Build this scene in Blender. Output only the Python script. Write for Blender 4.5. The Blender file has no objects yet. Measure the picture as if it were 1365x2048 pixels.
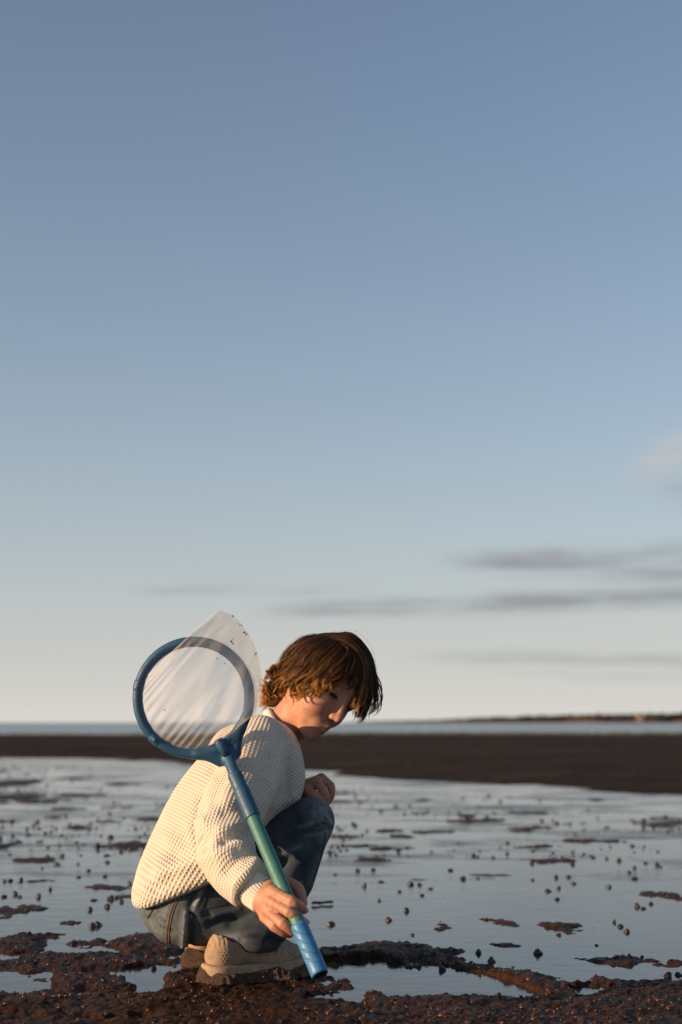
import bpy, math, random
import numpy as np
from mathutils import Vector, Matrix, Euler
from mathutils.bvhtree import BVHTree

scene = bpy.context.scene
COL = scene.collection
R = math.radians
PI = math.pi
random.seed(7)

# ------------------------------------------------------------------ camera
FPX = 2844.0            # focal length in pixels of the 1365 x 2048 photograph
CAM_D = 2.90            # camera stands this far in front of the child (y = 0)
CAM_H = 0.490
PITCH = math.atan(421.0 / FPX)
cam_data = bpy.data.cameras.new('camera')
cam = bpy.data.objects.new('camera', cam_data)
COL.objects.link(cam)
cam.location = (0, -CAM_D, CAM_H)
cam.rotation_euler = (PI / 2 + PITCH, 0, 0)
cam_data.sensor_fit = 'VERTICAL'
cam_data.sensor_height = 36.0
cam_data.sensor_width = 24.0
cam_data.lens = 36.0 * FPX / 2048.0
cam_data.clip_start = 0.05
cam_data.clip_end = 20000.0
cam_data.dof.use_dof = True
cam_data.dof.focus_distance = 2.68
cam_data.dof.aperture_fstop = 3.6
scene.camera = cam

# ------------------------------------------------------------------ sky, sun, exposure
SUN_EL = R(11.0)
SUN_AZ_FRONT = R(23.0)      # the sun stands to the left, this much towards the viewer
sun_dir = Vector((-math.cos(SUN_EL) * math.cos(SUN_AZ_FRONT), -math.cos(SUN_EL) * math.sin(SUN_AZ_FRONT), math.sin(SUN_EL)))

world = bpy.data.worlds.new('World')
scene.world = world
world.use_nodes = True
WN, WL = world.node_tree.nodes, world.node_tree.links
WN.clear()


class NT:
    """small helper to write node graphs"""
    def __init__(self, tree):
        self.n, self.l = tree.nodes, tree.links

    def new(self, t, **kw):
        nd = self.n.new(t)
        for k, v in kw.items():
            setattr(nd, k, v)
        return nd

    def put(self, sock, v):
        if isinstance(v, bpy.types.NodeSocket):
            self.l.new(v, sock)
        else:
            sock.default_value = v

    def math(self, op, a, b=None, c=None, clamp=False):
        nd = self.new('ShaderNodeMath', operation=op, use_clamp=clamp)
        self.put(nd.inputs[0], a)
        if b is not None:
            self.put(nd.inputs[1], b)
        if c is not None:
            self.put(nd.inputs[2], c)
        return nd.outputs[0]

    def mix(self, fac, a, b, blend='MIX'):
        nd = self.new('ShaderNodeMix', data_type='RGBA', blend_type=blend)
        self.put(nd.inputs[0], fac)
        self.put(nd.inputs[6], a)
        self.put(nd.inputs[7], b)
        return nd.outputs[2]

    def smooth(self, v, lo, hi, a=0.0, b=1.0):
        nd = self.new('ShaderNodeMapRange', interpolation_type='SMOOTHSTEP')
        self.put(nd.inputs[0], v)
        nd.inputs[1].default_value = lo
        nd.inputs[2].default_value = hi
        nd.inputs[3].default_value = a
        nd.inputs[4].default_value = b
        return nd.outputs[0]

    def noise(self, vec, scale, detail=4.0, rough=0.55, dist=0.0):
        nd = self.new('ShaderNodeTexNoise')
        if vec is not None:
            self.put(nd.inputs['Vector'], vec)
        nd.inputs['Scale'].default_value = scale
        nd.inputs['Detail'].default_value = detail
        nd.inputs['Roughness'].default_value = rough
        nd.inputs['Distortion'].default_value = dist
        return nd.outputs[0]

    def combine(self, x, y, z):
        nd = self.new('ShaderNodeCombineXYZ')
        for s, v in zip(nd.inputs, (x, y, z)):
            self.put(s, v)
        return nd.outputs[0]

    def ramp(self, fac, stops):
        nd = self.new('ShaderNodeValToRGB')
        el = nd.color_ramp.elements
        while len(el) < len(stops):
            el.new(0.5)
        for e, (p, c) in zip(el, stops):
            e.position = p
            e.color = (*c, 1.0) if len(c) == 3 else c
        self.put(nd.inputs[0], fac)
        return nd.outputs[0]


w = NT(world.node_tree)
sky = w.new('ShaderNodeTexSky', sky_type='NISHITA')
sky.sun_disc = False
sky.sun_elevation = SUN_EL
sky.sun_rotation = math.atan2(sun_dir.x, sun_dir.y)
sky.altitude = 0.0
sky.air_density = 1.0
sky.dust_density = 0.6
sky.ozone_density = 2.2
tc = w.new('ShaderNodeTexCoord').outputs['Generated']
sep = w.new('ShaderNodeSeparateXYZ')
WL.new(tc, sep.inputs[0])
dx, dy, dz = sep.outputs
az = w.math('ARCTAN2', dx, dy)
rad = w.math('SQRT', w.math('ADD', w.math('MULTIPLY', dx, dx), w.math('MULTIPLY', dy, dy)))
el = w.math('ARCTAN2', dz, rad)


def band(az0, az1, el0, el1, th0, th1, soft, amp, wob, seed):
    """one long low cloud bank from bearing az0 to az1"""
    t = w.math('DIVIDE', w.math('SUBTRACT', az, az0), az1 - az0)
    tcl = w.math('ADD', t, 0.0, clamp=True)
    ce = w.math('MULTIPLY_ADD', tcl, el1 - el0, el0)
    nz = w.noise(w.combine(w.math('MULTIPLY', az, 21.0), w.math('MULTIPLY', el, 55.0), seed), 1.0, 4.0)
    ce = w.math('MULTIPLY_ADD', w.math('SUBTRACT', nz, 0.5), wob, ce)
    th = w.math('MULTIPLY_ADD', tcl, th1 - th0, th0)
    q = w.math('DIVIDE', w.math('SUBTRACT', el, ce), th)
    g = w.math('POWER', 2.718, w.math('MULTIPLY', w.math('MULTIPLY', q, q), -1.0))
    n2 = w.noise(w.combine(w.math('MULTIPLY', az, 9.0), w.math('MULTIPLY', el, 90.0), seed + 3.7), 1.0, 5.0)
    g = w.math('MULTIPLY', g, w.smooth(n2, 0.30, 0.60, 0.18, 1.0))
    g = w.math('MULTIPLY', g, w.smooth(t, 0.0, soft))
    g = w.math('MULTIPLY', g, w.smooth(t, 1.6, 2.4, 1.0, 0.0))
    return w.math('MULTIPLY', g, amp)


def AZ(u):
    return (u - 682.5) / FPX


def EL(v):
    return (1445 - v) / FPX * 0.985


banks = [
    band(AZ(470), AZ(1365), EL(1222), EL(1198), 0.0050, 0.0075, 0.25, 1.0, 0.0100, 1.3),
    band(AZ(850), AZ(1365), EL(1117), EL(1135), 0.0050, 0.0130, 0.32, 0.95, 0.0130, 5.1),
    band(AZ(760), AZ(1365), EL(1312), EL(1322), 0.0040, 0.0060, 0.40, 0.42, 0.0060, 9.4),
    band(AZ(940), AZ(1365), EL(1348), EL(1358), 0.0035, 0.0040, 0.40, 0.16, 0.0060, 12.4),
    band(AZ(230), AZ(480), EL(1186), EL(1178), 0.0035, 0.0040, 0.45, 0.36, 0.0060, 15.2),
    band(AZ(1230), AZ(1420), EL(960), EL(1000), 0.0060, 0.0140, 0.9, 0.40, 0.0160, 21.2),
]
# the cream top of the bank entering at the side, lit by the low sun
cream = band(AZ(1215), AZ(1400), EL(972), EL(895), 0.0070, 0.0180, 0.6, 0.65, 0.0140, 31.0)
# the same kind of thin streaks goes on round the rest of the horizon
gen = w.noise(w.combine(w.math('MULTIPLY', az, 3.0), w.math('MULTIPLY', el, 38.0), 4.0), 1.0, 5.0)
gen = w.math('MULTIPLY', w.smooth(gen, 0.56, 0.78), w.smooth(el, 0.16, 0.05, 0.0, 1.0))
gen = w.math('MULTIPLY', gen, w.smooth(w.math('ABSOLUTE', az), 0.30, 0.6))
gen = w.math('MULTIPLY', gen, 0.5)
cl = gen
for b in banks:
    cl = w.math('MAXIMUM', cl, b)
SKY = 0.105
skyc = w.new('ShaderNodeHueSaturation')
skyc.inputs['Saturation'].default_value = 0.86
WL.new(sky.outputs[0], skyc.inputs['Color'])
# the pale moist air low over the sea, the same all round
hz1 = w.math('POWER', 2.718, w.math('MULTIPLY', w.math('MAXIMUM', el, 0.0), -5.2))
hz2 = w.math('POWER', 2.718, w.math('MULTIPLY', w.math('MAXIMUM', el, 0.0), -16.0))
skyt = w.mix(1.0, skyc.outputs[0], (0.99, 0.985, 1.01, 1), 'MULTIPLY')
col = w.mix(w.math('MULTIPLY', hz1, 0.92), skyt, (3.15, 3.40, 3.68, 1))
col = w.mix(w.math('MULTIPLY', hz2, 0.92), col, (4.9, 4.65, 4.25, 1))
col = w.mix(cl, col, (2.1, 2.2, 2.36, 1))
col = w.mix(cream, col, (3.75, 3.62, 3.5, 1))
bg = w.new('ShaderNodeBackground')
WL.new(col, bg.inputs['Color'])
bg.inputs['Strength'].default_value = SKY
wo = w.new('ShaderNodeOutputWorld')
WL.new(bg.outputs[0], wo.inputs['Surface'])

sun_data = bpy.data.lights.new('sun', 'SUN')
sun_data.energy = 5.0
sun_data.angle = R(0.6)
sun_data.color = (1.0, 0.67, 0.39)
sun = bpy.data.objects.new('sun', sun_data)
COL.objects.link(sun)
sun.rotation_euler = sun_dir.to_track_quat('Z', 'Y').to_euler()
sun.location = (-4, -2, 3)

scene.render.engine = 'CYCLES'
scene.view_settings.view_transform = 'Standard'
scene.view_settings.look = 'None'
scene.view_settings.exposure = 0.5
scene.view_settings.gamma = 1.0
scene.view_settings.use_curve_mapping = False
scene.cycles.use_denoising = True
scene.cycles.max_bounces = 8
scene.cycles.transparent_max_bounces = 24

# ------------------------------------------------------------------ measuring helpers
CU = np.array([1.0, 0, 0])
CV = np.array([0, -math.sin(PITCH), math.cos(PITCH)])
CF = np.array([0, math.cos(PITCH), math.sin(PITCH)])
CO = np.array([0, -CAM_D, CAM_H])


def ray(u, v):
    d = CU * ((u - 682.5) / FPX) + CV * (-(v - 1024.0) / FPX) + CF
    return d


def P(u, v, Y=0.0):
    """the point of the upright plane y = Y that the survey of the photograph puts at (u, v)"""
    d = ray(u, v)
    return CO + d * ((Y + CAM_D) / d[1])


def G(u, v, z=0.0):
    """the point of the ground at (u, v)"""
    d = ray(u, v)
    return CO + d * ((z - CAM_H) / d[2])


# ------------------------------------------------------------------ object helpers
def mesh_obj(name, verts, faces, mat, parent=None, smooth=True, attrs=None):
    me = bpy.data.meshes.new(name)
    verts = np.asarray(verts, dtype=np.float32)
    if isinstance(faces, np.ndarray):
        nv, k = faces.shape
        me.vertices.add(len(verts))
        me.vertices.foreach_set('co', verts.ravel())
        me.loops.add(nv * k)
        me.loops.foreach_set('vertex_index', faces.astype(np.int32).ravel())
        me.polygons.add(nv)
        me.polygons.foreach_set('loop_start', np.arange(0, nv * k, k, dtype=np.int32))
        me.update(calc_edges=True)
    else:
        me.from_pydata([tuple(map(float, v)) for v in verts], [], faces)
        me.update()
    if smooth:
        me.polygons.foreach_set('use_smooth', np.ones(len(me.polygons), dtype=bool))
    for k, a in (attrs or {}).items():
        at = me.attributes.new(k, 'FLOAT', 'POINT')
        at.data.foreach_set('value', np.asarray(a, dtype=np.float32))
    if mat is not None:
        me.materials.append(mat)
    me.validate()
    o = bpy.data.objects.new(name, me)
    COL.objects.link(o)
    if parent is not None:
        o.parent = parent
    return o


def tag(o, label=None, cat=None, group=None, kind=None):
    for k, v in (('label', label), ('category', cat), ('group', group), ('kind', kind)):
        if v:
            o[k] = v
    return o


def rng_(seed):
    return np.random.default_rng(seed)


def hash3(i, j, k, seed):
    h = (i * 374761393 + j * 668265263 + k * 2147483647 % 1274126177 + seed * 1442695041) & 0xFFFFFFFF
    h = ((h ^ (h >> 13)) * 1274126177) & 0xFFFFFFFF
    h = (h ^ (h >> 16)) & 0xFFFFFFFF
    return h.astype(np.float64) / 4294967295.0


def vnoise(x, y, z=None, seed=0):
    """value noise in -1..1"""
    x = np.asarray(x, dtype=np.float64)
    y = np.asarray(y, dtype=np.float64)
    z = np.zeros_like(x) if z is None else np.asarray(z, dtype=np.float64)
    x, y, z = np.broadcast_arrays(x, y, z)
    xi, yi, zi = np.floor(x), np.floor(y), np.floor(z)
    fx, fy, fz = x - xi, y - yi, z - zi
    fx, fy, fz = (f * f * (3 - 2 * f) for f in (fx, fy, fz))
    xi, yi, zi = xi.astype(np.int64), yi.astype(np.int64), zi.astype(np.int64)
    r = 0
    for a in (0, 1):
        wx = fx if a else 1 - fx
        for b in (0, 1):
            wy = fy if b else 1 - fy
            for c in (0, 1):
                wz = fz if c else 1 - fz
                r = r + wx * wy * wz * hash3(xi + a, yi + b, (zi + c) * 7 + 11, seed)
    return r * 2 - 1


def fbm(x, y, z=None, seed=0, octaves=4, gain=0.5):
    s, a = 0, 1.0
    for o in range(octaves):
        f = 2.03 ** o
        s = s + a * vnoise(np.asarray(x) * f + 3.1 * o, np.asarray(y) * f + 7.7 * o, None if z is None else np.asarray(z) * f, seed + o)
        a *= gain
    return s


# ------------------------------------------------------------------ material helpers
def new_mat(name):
    m = bpy.data.materials.new(name)
    m.use_nodes = True
    t = NT(m.node_tree)
    b = m.node_tree.nodes['Principled BSDF']
    return m, t, b


def bump(t, b, height, dist, strength=1.0, prev=None):
    nd = t.new('ShaderNodeBump')
    nd.inputs['Strength'].default_value = strength
    nd.inputs['Distance'].default_value = dist
    t.put(nd.inputs['Height'], height)
    if prev is not None:
        t.l.new(prev, nd.inputs['Normal'])
    t.l.new(nd.outputs[0], b.inputs['Normal'])
    return nd.outputs[0]


def objco(t):
    return t.new('ShaderNodeNewGeometry').outputs['Position']


def plain(name, c, rough=0.5, spec=0.5, nz=None, nzs=80.0, bmp=None):
    m, t, b = new_mat(name)
    b.inputs['Roughness'].default_value = rough
    b.inputs['Specular IOR Level'].default_value = spec
    b.inputs['Base Color'].default_value = (*c, 1)
    if nz:
        n = t.noise(objco(t), nzs, 5.0)
        dk = tuple(x * (1 - nz) for x in c)
        lt = tuple(min(1, x * (1 + nz)) for x in c)
        t.put(b.inputs['Base Color'], t.ramp(n, [(0.3, dk), (0.7, lt)]))
        if bmp:
            bump(t, b, n, bmp)
    return m
# ================================================================== the setting
# ---- water lying on the flat
m_water, t, b = new_mat('still_water_on_mud')
pos = objco(t)
sx = t.new('ShaderNodeSeparateXYZ'); t.l.new(pos, sx.inputs[0])
n_big = t.noise(t.combine(t.math('MULTIPLY', sx.outputs[0], 0.55), t.math('MULTIPLY', sx.outputs[1], 1.3), 0.0), 1.6, 5.0, 0.6)
n_fine = t.noise(t.combine(t.math('MULTIPLY', sx.outputs[0], 1.0), t.math('MULTIPLY', sx.outputs[1], 1.6), 0.0), 9.0, 6.0, 0.6)
t.put(b.inputs['Base Color'], t.ramp(n_big, [(0.3, (0.022, 0.018, 0.016)), (0.75, (0.055, 0.044, 0.038))]))
b.inputs['IOR'].default_value = 1.31
n_str = t.noise(t.combine(t.math('MULTIPLY', sx.outputs[0], 0.9), t.math('MULTIPLY', sx.outputs[1], 2.4), 3.0), 1.5, 7.0, 0.68)
thin = t.math('MULTIPLY', t.smooth(n_str, 0.50, 0.66), t.smooth(sx.outputs[1], 0.8, 3.0))      # where the film is so thin that the mud shows its grain
t.put(b.inputs['Roughness'], t.math('MULTIPLY_ADD', thin, 0.26, t.math('MULTIPLY_ADD', t.smooth(n_big, 0.42, 0.72), 0.08, 0.03)))
n_mud = t.noise(pos, 26.0, 6.0, 0.7)
hh_ = t.math('MULTIPLY_ADD', t.math('MULTIPLY', thin, n_mud), 5.0, n_fine)
bump(t, b, hh_, 0.0013, 0.85)

m_sea, t, b = new_mat('open_sea')
pos = objco(t)
sx = t.new('ShaderNodeSeparateXYZ'); t.l.new(pos, sx.inputs[0])
b.inputs['Base Color'].default_value = (0.035, 0.05, 0.06, 1)
b.inputs['IOR'].default_value = 1.33
b.inputs['Roughness'].default_value = 0.22
n1 = t.noise(t.combine(t.math('MULTIPLY', sx.outputs[0], 0.25), sx.outputs[1], 0.0), 0.8, 4.0)
bump(t, b, n1, 0.06, 0.5)


def sheet(name, x0, x1, y0, y1, z, mat, nx=2, ny=2):
    xs, ys = np.linspace(x0, x1, nx), np.linspace(y0, y1, ny)
    v = [(x, y, z) for y in ys for x in xs]
    f = [(j * nx + i, j * nx + i + 1, (j + 1) * nx + i + 1, (j + 1) * nx + i) for j in range(ny - 1) for i in range(nx - 1)]
    return mesh_obj(name, v, f, mat, smooth=False)


m_bed = plain('sea_bed_mud', (0.05, 0.035, 0.028), 0.9, 0.3, 0.3, 0.5)
tag(sheet('ground', -9000, 9000, -60, 12000, -0.6, m_bed), kind='structure')
tag(sheet('tidal_water', -60, 60, -40, 34.0, 0.0, m_water), kind='structure')
tag(sheet('sea', -9000, 9000, 34.0, 12000, 0.0, m_sea), kind='structure')

# ---- red mud banks between the pools
m_mud, t, b = new_mat('wet_red_mud')
pos = objco(t)
na = t.noise(pos, 14.0, 5.0, 0.6)
nb = t.noise(pos, 190.0, 4.0, 0.65)
nc = t.noise(pos, 520.0, 3.0, 0.6)
cmud = t.ramp(na, [(0.25, (0.036, 0.014, 0.006)), (0.55, (0.082, 0.031, 0.012)), (0.8, (0.165, 0.066, 0.025))])
cmud = t.mix(t.smooth(nb, 0.35, 0.7), cmud, (0.032, 0.017, 0.012, 1))
t.put(b.inputs['Base Color'], cmud)
t.put(b.inputs['Roughness'], t.smooth(nb, 0.3, 0.75, 0.30, 0.75))
b.inputs['IOR'].default_value = 1.20
bn = bump(t, b, nb, 0.009, 0.9)
bump(t, b, nc, 0.004, 0.9, bn)

MUD = [  # u, v, half width, half height in the survey, height in metres
    (60, 1890, 70, 20, .015), (150, 1928, 215, 15, .014), (295, 1890, 88, 26, .018), (20, 1826, 60, 20, .007), (120, 1850, 60, 8, .003), (150, 1962, 95, 18, .0135),
    (130, 2012, 360, 30, .024), (500, 2012, 240, 42, .020), (385, 1965, 70, 30, .018), (520, 1975, 150, 24, .0126), (640, 1960, 70, 22, .012),
    (700, 2090, 1100, 62, .034), (785, 1905, 135, 21, .030), (690, 1915, 60, 22, .024),
    (895, 1918, 62, 13, .013), (960, 1940, 85, 15, .015), (1060, 1962, 105, 20, .019), (1180, 1990, 150, 27, .022), (1330, 1992, 130, 32, .020),
    (1000, 2034, 300, 30, .025), (1250, 2040, 250, 40, .028), (735, 1972, 95, 11, .012), (845, 2016, 105, 20, .020), (680, 2020, 120, 14, .016),
    (1005, 1847, 36, 9, .008), (1135, 1858, 56, 16, .009), (1300, 1787, 75, 12, .007), (1000, 1888, 36, 9, .005), (1265, 1925, 92, 9, .007), (1360, 1930, 40, 9, .007), (875, 1850, 18, 10, .006),
    (790, 1697, 55, 4, .012), (700, 1691, 65, 4, .009), (800, 1672, 42, 5, .010), (760, 1720, 42, 6, .009), (1180, 1683, 82, 4, .012), (1080, 1695, 62, 4, .012), (1100, 1724, 80, 5, .008), (1340, 1646, 40, 4, .012), (1075, 1656, 60, 4, .010),
    (75, 1722, 52, 8, .012), (250, 1692, 62, 8, .012), (165, 1654, 42, 6, .012), (90, 1760, 40, 7, .004), (205, 1775, 70, 10, .004), (240, 1792, 50, 9, .004), (20, 1566, 50, 7, .022), (30, 1594, 45, 5, .018), (150, 1590, 60, 4, .012), (5, 1692, 22, 9, .012),
    (650, 1810, 28, 4, .002), *[(float(a), float(b_), float(c), float(d), .012) for a, b_, c, d in zip(rng_(61).uniform(-40, 1400, 60), 1532 + 150 * rng_(62).random(60) ** 1.6, rng_(63).uniform(18, 70, 60), rng_(64).uniform(1.2, 3.2, 60)) if b_ > 1532 + 0.055 * a], (880, 1790, 60, 4, .0005), (820, 1760, 50, 5, .0005), (980, 1750, 70, 6, .0005),
]
POOLS = [(290, 1950, 62, 18, .030), (18, 1968, 44, 12, .030), (748, 1936, 98, 20, .045), (890, 1965, 152, 34, .045), (1175, 1981, 48, 10, .035), (705, 1999, 62, 11, .035), (40, 1916, 40, 6, .016), (250, 2040, 60, 5, .02)]


def ground_ellipse(u, v, hw, hh):
    c, a, bb = G(u, v), G(u + hw, v), G(u, v - hh)
    return c[0], c[1], abs(a[0] - c[0]), abs(bb[1] - c[1])


mud_e = [(*ground_ellipse(*m[:4]), m[4]) for m in MUD]
pool_e = [(*ground_ellipse(*m[:4]), m[4]) for m in POOLS]


def sstep(x):
    x = np.clip(x, 0, 1)
    return x * x * (3 - 2 * x)


def mud_height(x, y):
    wx = x + 0.045 * fbm(x * 5, y * 5, seed=3, octaves=4) + 0.012 * fbm(x * 28, y * 28, seed=13, octaves=3)
    wy = y + 0.060 * fbm(x * 5, y * 5, seed=23, octaves=4) + 0.016 * fbm(x * 28, y * 28, seed=33, octaves=3)
    h = np.full(x.shape, -0.007)
    ragged = fbm(x * 34, y * 22, seed=91, octaves=3)
    for cx, cy, rx, ry, hh in mud_e:
        sel = (np.abs(wx - cx) < 1.6 * rx) & (np.abs(wy - cy) < 1.6 * ry)
        if not sel.any():
            continue
        q = np.sqrt(((wx[sel] - cx) / rx) ** 2 + ((wy[sel] - cy) / ry) ** 2)
        small = hh < 0.0125
        q = q + (0.28 if small else 0.17) * ragged[sel]
        h[sel] = np.maximum(h[sel], -0.007 + (hh * (0.46 if small else 0.50) + 0.007) * sstep(((1.25 if small else 1.50) - q) / 0.95))
    for cx, cy, rx, ry, hh in pool_e:
        sel = (np.abs(wx - cx) < 1.6 * rx) & (np.abs(wy - cy) < 1.6 * ry)
        if not sel.any():
            continue
        q = np.sqrt(((wx[sel] - cx) / rx) ** 2 + ((wy[sel] - cy) / ry) ** 2)
        h[sel] -= hh * sstep((1.15 - q) / 0.35)
    up = sstep((h + 0.006) / 0.012)
    h = h + up * (0.0022 * fbm(x * 9, y * 9, seed=41, octaves=3))
    h = h + up * (0.0026 * vnoise(x * 85, y * 85, seed=51) + 0.0030 * vnoise(x * 170, y * 170, seed=61))
    return h


def build_mud():
    nr, nc_ = 660, 620
    d = 1.25 * (22.0 / 1.25) ** (np.arange(nr) / (nr - 1))
    s = np.linspace(-0.48, 0.48, nc_)
    D, S = np.meshgrid(d, s, indexing='ij')
    x, y = D * S, D - CAM_D
    h = mud_height(x.ravel(), y.ravel()).reshape(x.shape)
    vid = np.arange(nr * nc_).reshape(nr, nc_)
    keep = np.maximum.reduce([h[:-1, :-1], h[1:, :-1], h[:-1, 1:], h[1:, 1:]]) > -0.004
    q = np.stack([vid[:-1, :-1], vid[:-1, 1:], vid[1:, 1:], vid[1:, :-1]], -1)[keep]
    used = np.unique(q)
    remap = np.full(nr * nc_, -1)
    remap[used] = np.arange(len(used))
    v = np.stack([x.ravel(), y.ravel(), h.ravel()], 1)[used]
    return tag(mesh_obj('mud_bank', v, remap[q], m_mud), kind='structure')


mud_bank = build_mud()

# ---- loose grains and crumbs of wet mud on the banks
m_grain, t, b = new_mat('wet_mud_crumbs')
pos = objco(t)
ng = t.noise(pos, 60.0, 3.0)
t.put(b.inputs['Base Color'], t.ramp(ng, [(0.3, (0.030, 0.013, 0.007)), (0.55, (0.075, 0.032, 0.016)), (0.75, (0.17, 0.080, 0.040))]))
b.inputs['Roughness'].default_value = 0.33
b.inputs['IOR'].default_value = 1.4

ICO_V = None


def ico():
    p = (1 + 5 ** 0.5) / 2
    v = np.array([(-1, p, 0), (1, p, 0), (-1, -p, 0), (1, -p, 0), (0, -1, p), (0, 1, p), (0, -1, -p), (0, 1, -p), (p, 0, -1), (p, 0, 1), (-p, 0, -1), (-p, 0, 1)], dtype=float)
    v /= np.linalg.norm(v[0])
    f = np.array([(0, 11, 5), (0, 5, 1), (0, 1, 7), (0, 7, 10), (0, 10, 11), (1, 5, 9), (5, 11, 4), (11, 10, 2), (10, 7, 6), (7, 1, 8), (3, 9, 4), (3, 4, 2), (3, 2, 6), (3, 6, 8), (3, 8, 9), (4, 9, 5), (2, 4, 11), (6, 2, 10), (8, 6, 7), (9, 8, 1)])
    return v, f


def ico_sub(n):
    v, f = ico()
    for _ in range(n):
        cache, nv, nf = {}, [tuple(p) for p in v], []

        def mid(a, b_):
            k = (min(a, b_), max(a, b_))
            if k not in cache:
                m = (np.array(nv[a]) + np.array(nv[b_])) / 2
                m /= np.linalg.norm(m)
                cache[k] = len(nv)
                nv.append(tuple(m))
            return cache[k]
        for a, b_, c in f:
            ab, bc, ca = mid(a, b_), mid(b_, c), mid(c, a)
            nf += [(a, ab, ca), (b_, bc, ab), (c, ca, bc), (ab, bc, ca)]
        v, f = np.array(nv), np.array(nf)
    return v, f


def scatter_blobs(name, pts, sizes, mat, seed, squash=0.8, jitter=0.35, sub=0):
    bv, bf = ico_sub(sub)
    r = rng_(seed)
    n = len(pts)
    nv = len(bv)
    V = np.repeat(bv[None], n, 0) * (1 + jitter * (r.random((n, nv, 1)) - 0.5) * 2)
    ang = r.random(n) * 2 * PI
    ca, sa = np.cos(ang)[:, None], np.sin(ang)[:, None]
    V = np.stack([V[..., 0] * ca - V[..., 1] * sa, V[..., 0] * sa + V[..., 1] * ca, V[..., 2] * squash], -1)
    V = V * sizes[:, None, None] * (0.75 + 0.5 * r.random((n, 1, 3))) + pts[:, None, :]
    F = (bf[None] + (np.arange(n) * nv)[:, None, None]).reshape(-1, 3)
    return mesh_obj(name, V.reshape(-1, 3), F, mat, smooth=True)


def grains():
    r = rng_(5)
    n = 90000
    d = 1.9 + 3.2 * r.random(n) ** 1.6
    x = d * (r.random(n) - 0.5) * 0.8
    y = d - CAM_D
    h = mud_height(x, y)
    dens = np.clip(0.15 + 0.8 * (fbm(x * 4, y * 4, seed=71) > 0.1) + 0.3 * fbm(x * 16, y * 16, seed=72), 0.03, 1)
    ok = (h > 0.001) & (r.random(n) < dens * 0.42)
    x, y, h = x[ok], y[ok], h[ok]
    s = 0.0009 + 0.0042 * r.random(len(x)) ** 6.0
    o = scatter_blobs('mud_crumbs', np.stack([x, y, h + s * 0.2], 1), s, m_grain, 6, squash=0.7, jitter=0.6)
    tag(o, 'scattered glistening crumbs of wet red mud on the banks', 'mud', kind='stuff')


grains()

# ---- the long bar of dark sand behind the pools
m_bar, t, b = new_mat('dark_sand_bar')
pos = objco(t)
n1 = t.noise(pos, 0.35, 4.0)
n2 = t.noise(pos, 9.0, 5.0)
sb = t.new('ShaderNodeSeparateXYZ'); t.l.new(pos, sb.inputs[0])
n1 = t.math('MULTIPLY_ADD', t.noise(t.combine(t.math('MULTIPLY', sb.outputs[0], 0.35), t.math('MULTIPLY', sb.outputs[1], 1.4), 0.0), 1.0, 6.0, 0.7), 0.6, t.math('MULTIPLY', n1, 0.45))
c = t.ramp(n1, [(0.35, (0.013, 0.010, 0.008)), (0.52, (0.030, 0.021, 0.015)), (0.66, (0.080, 0.042, 0.026))])
c = t.mix(t.math('MULTIPLY', n2, 0.4), c, (0.014, 0.011, 0.010, 1))
t.put(b.inputs['Base Color'], c)
b.inputs['Roughness'].default_value = 1.0
b.inputs['Specular IOR Level'].default_value = 0.08
bump(t, b, n2, 0.05)

edge_px = [(0, 1520), (130, 1521), (370, 1529), (600, 1546), (700, 1558), (800, 1568), (1000, 1582), (1365, 1602)]
edge = [G(u, v) for u, v in edge_px]
ex = [-40, -14] + [e[0] for e in edge] + [5.0, 14, 40]
ey = [17.0, 17.5] + [e[1] for e in edge] + [4.4, 3.4, 3.0]


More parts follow.
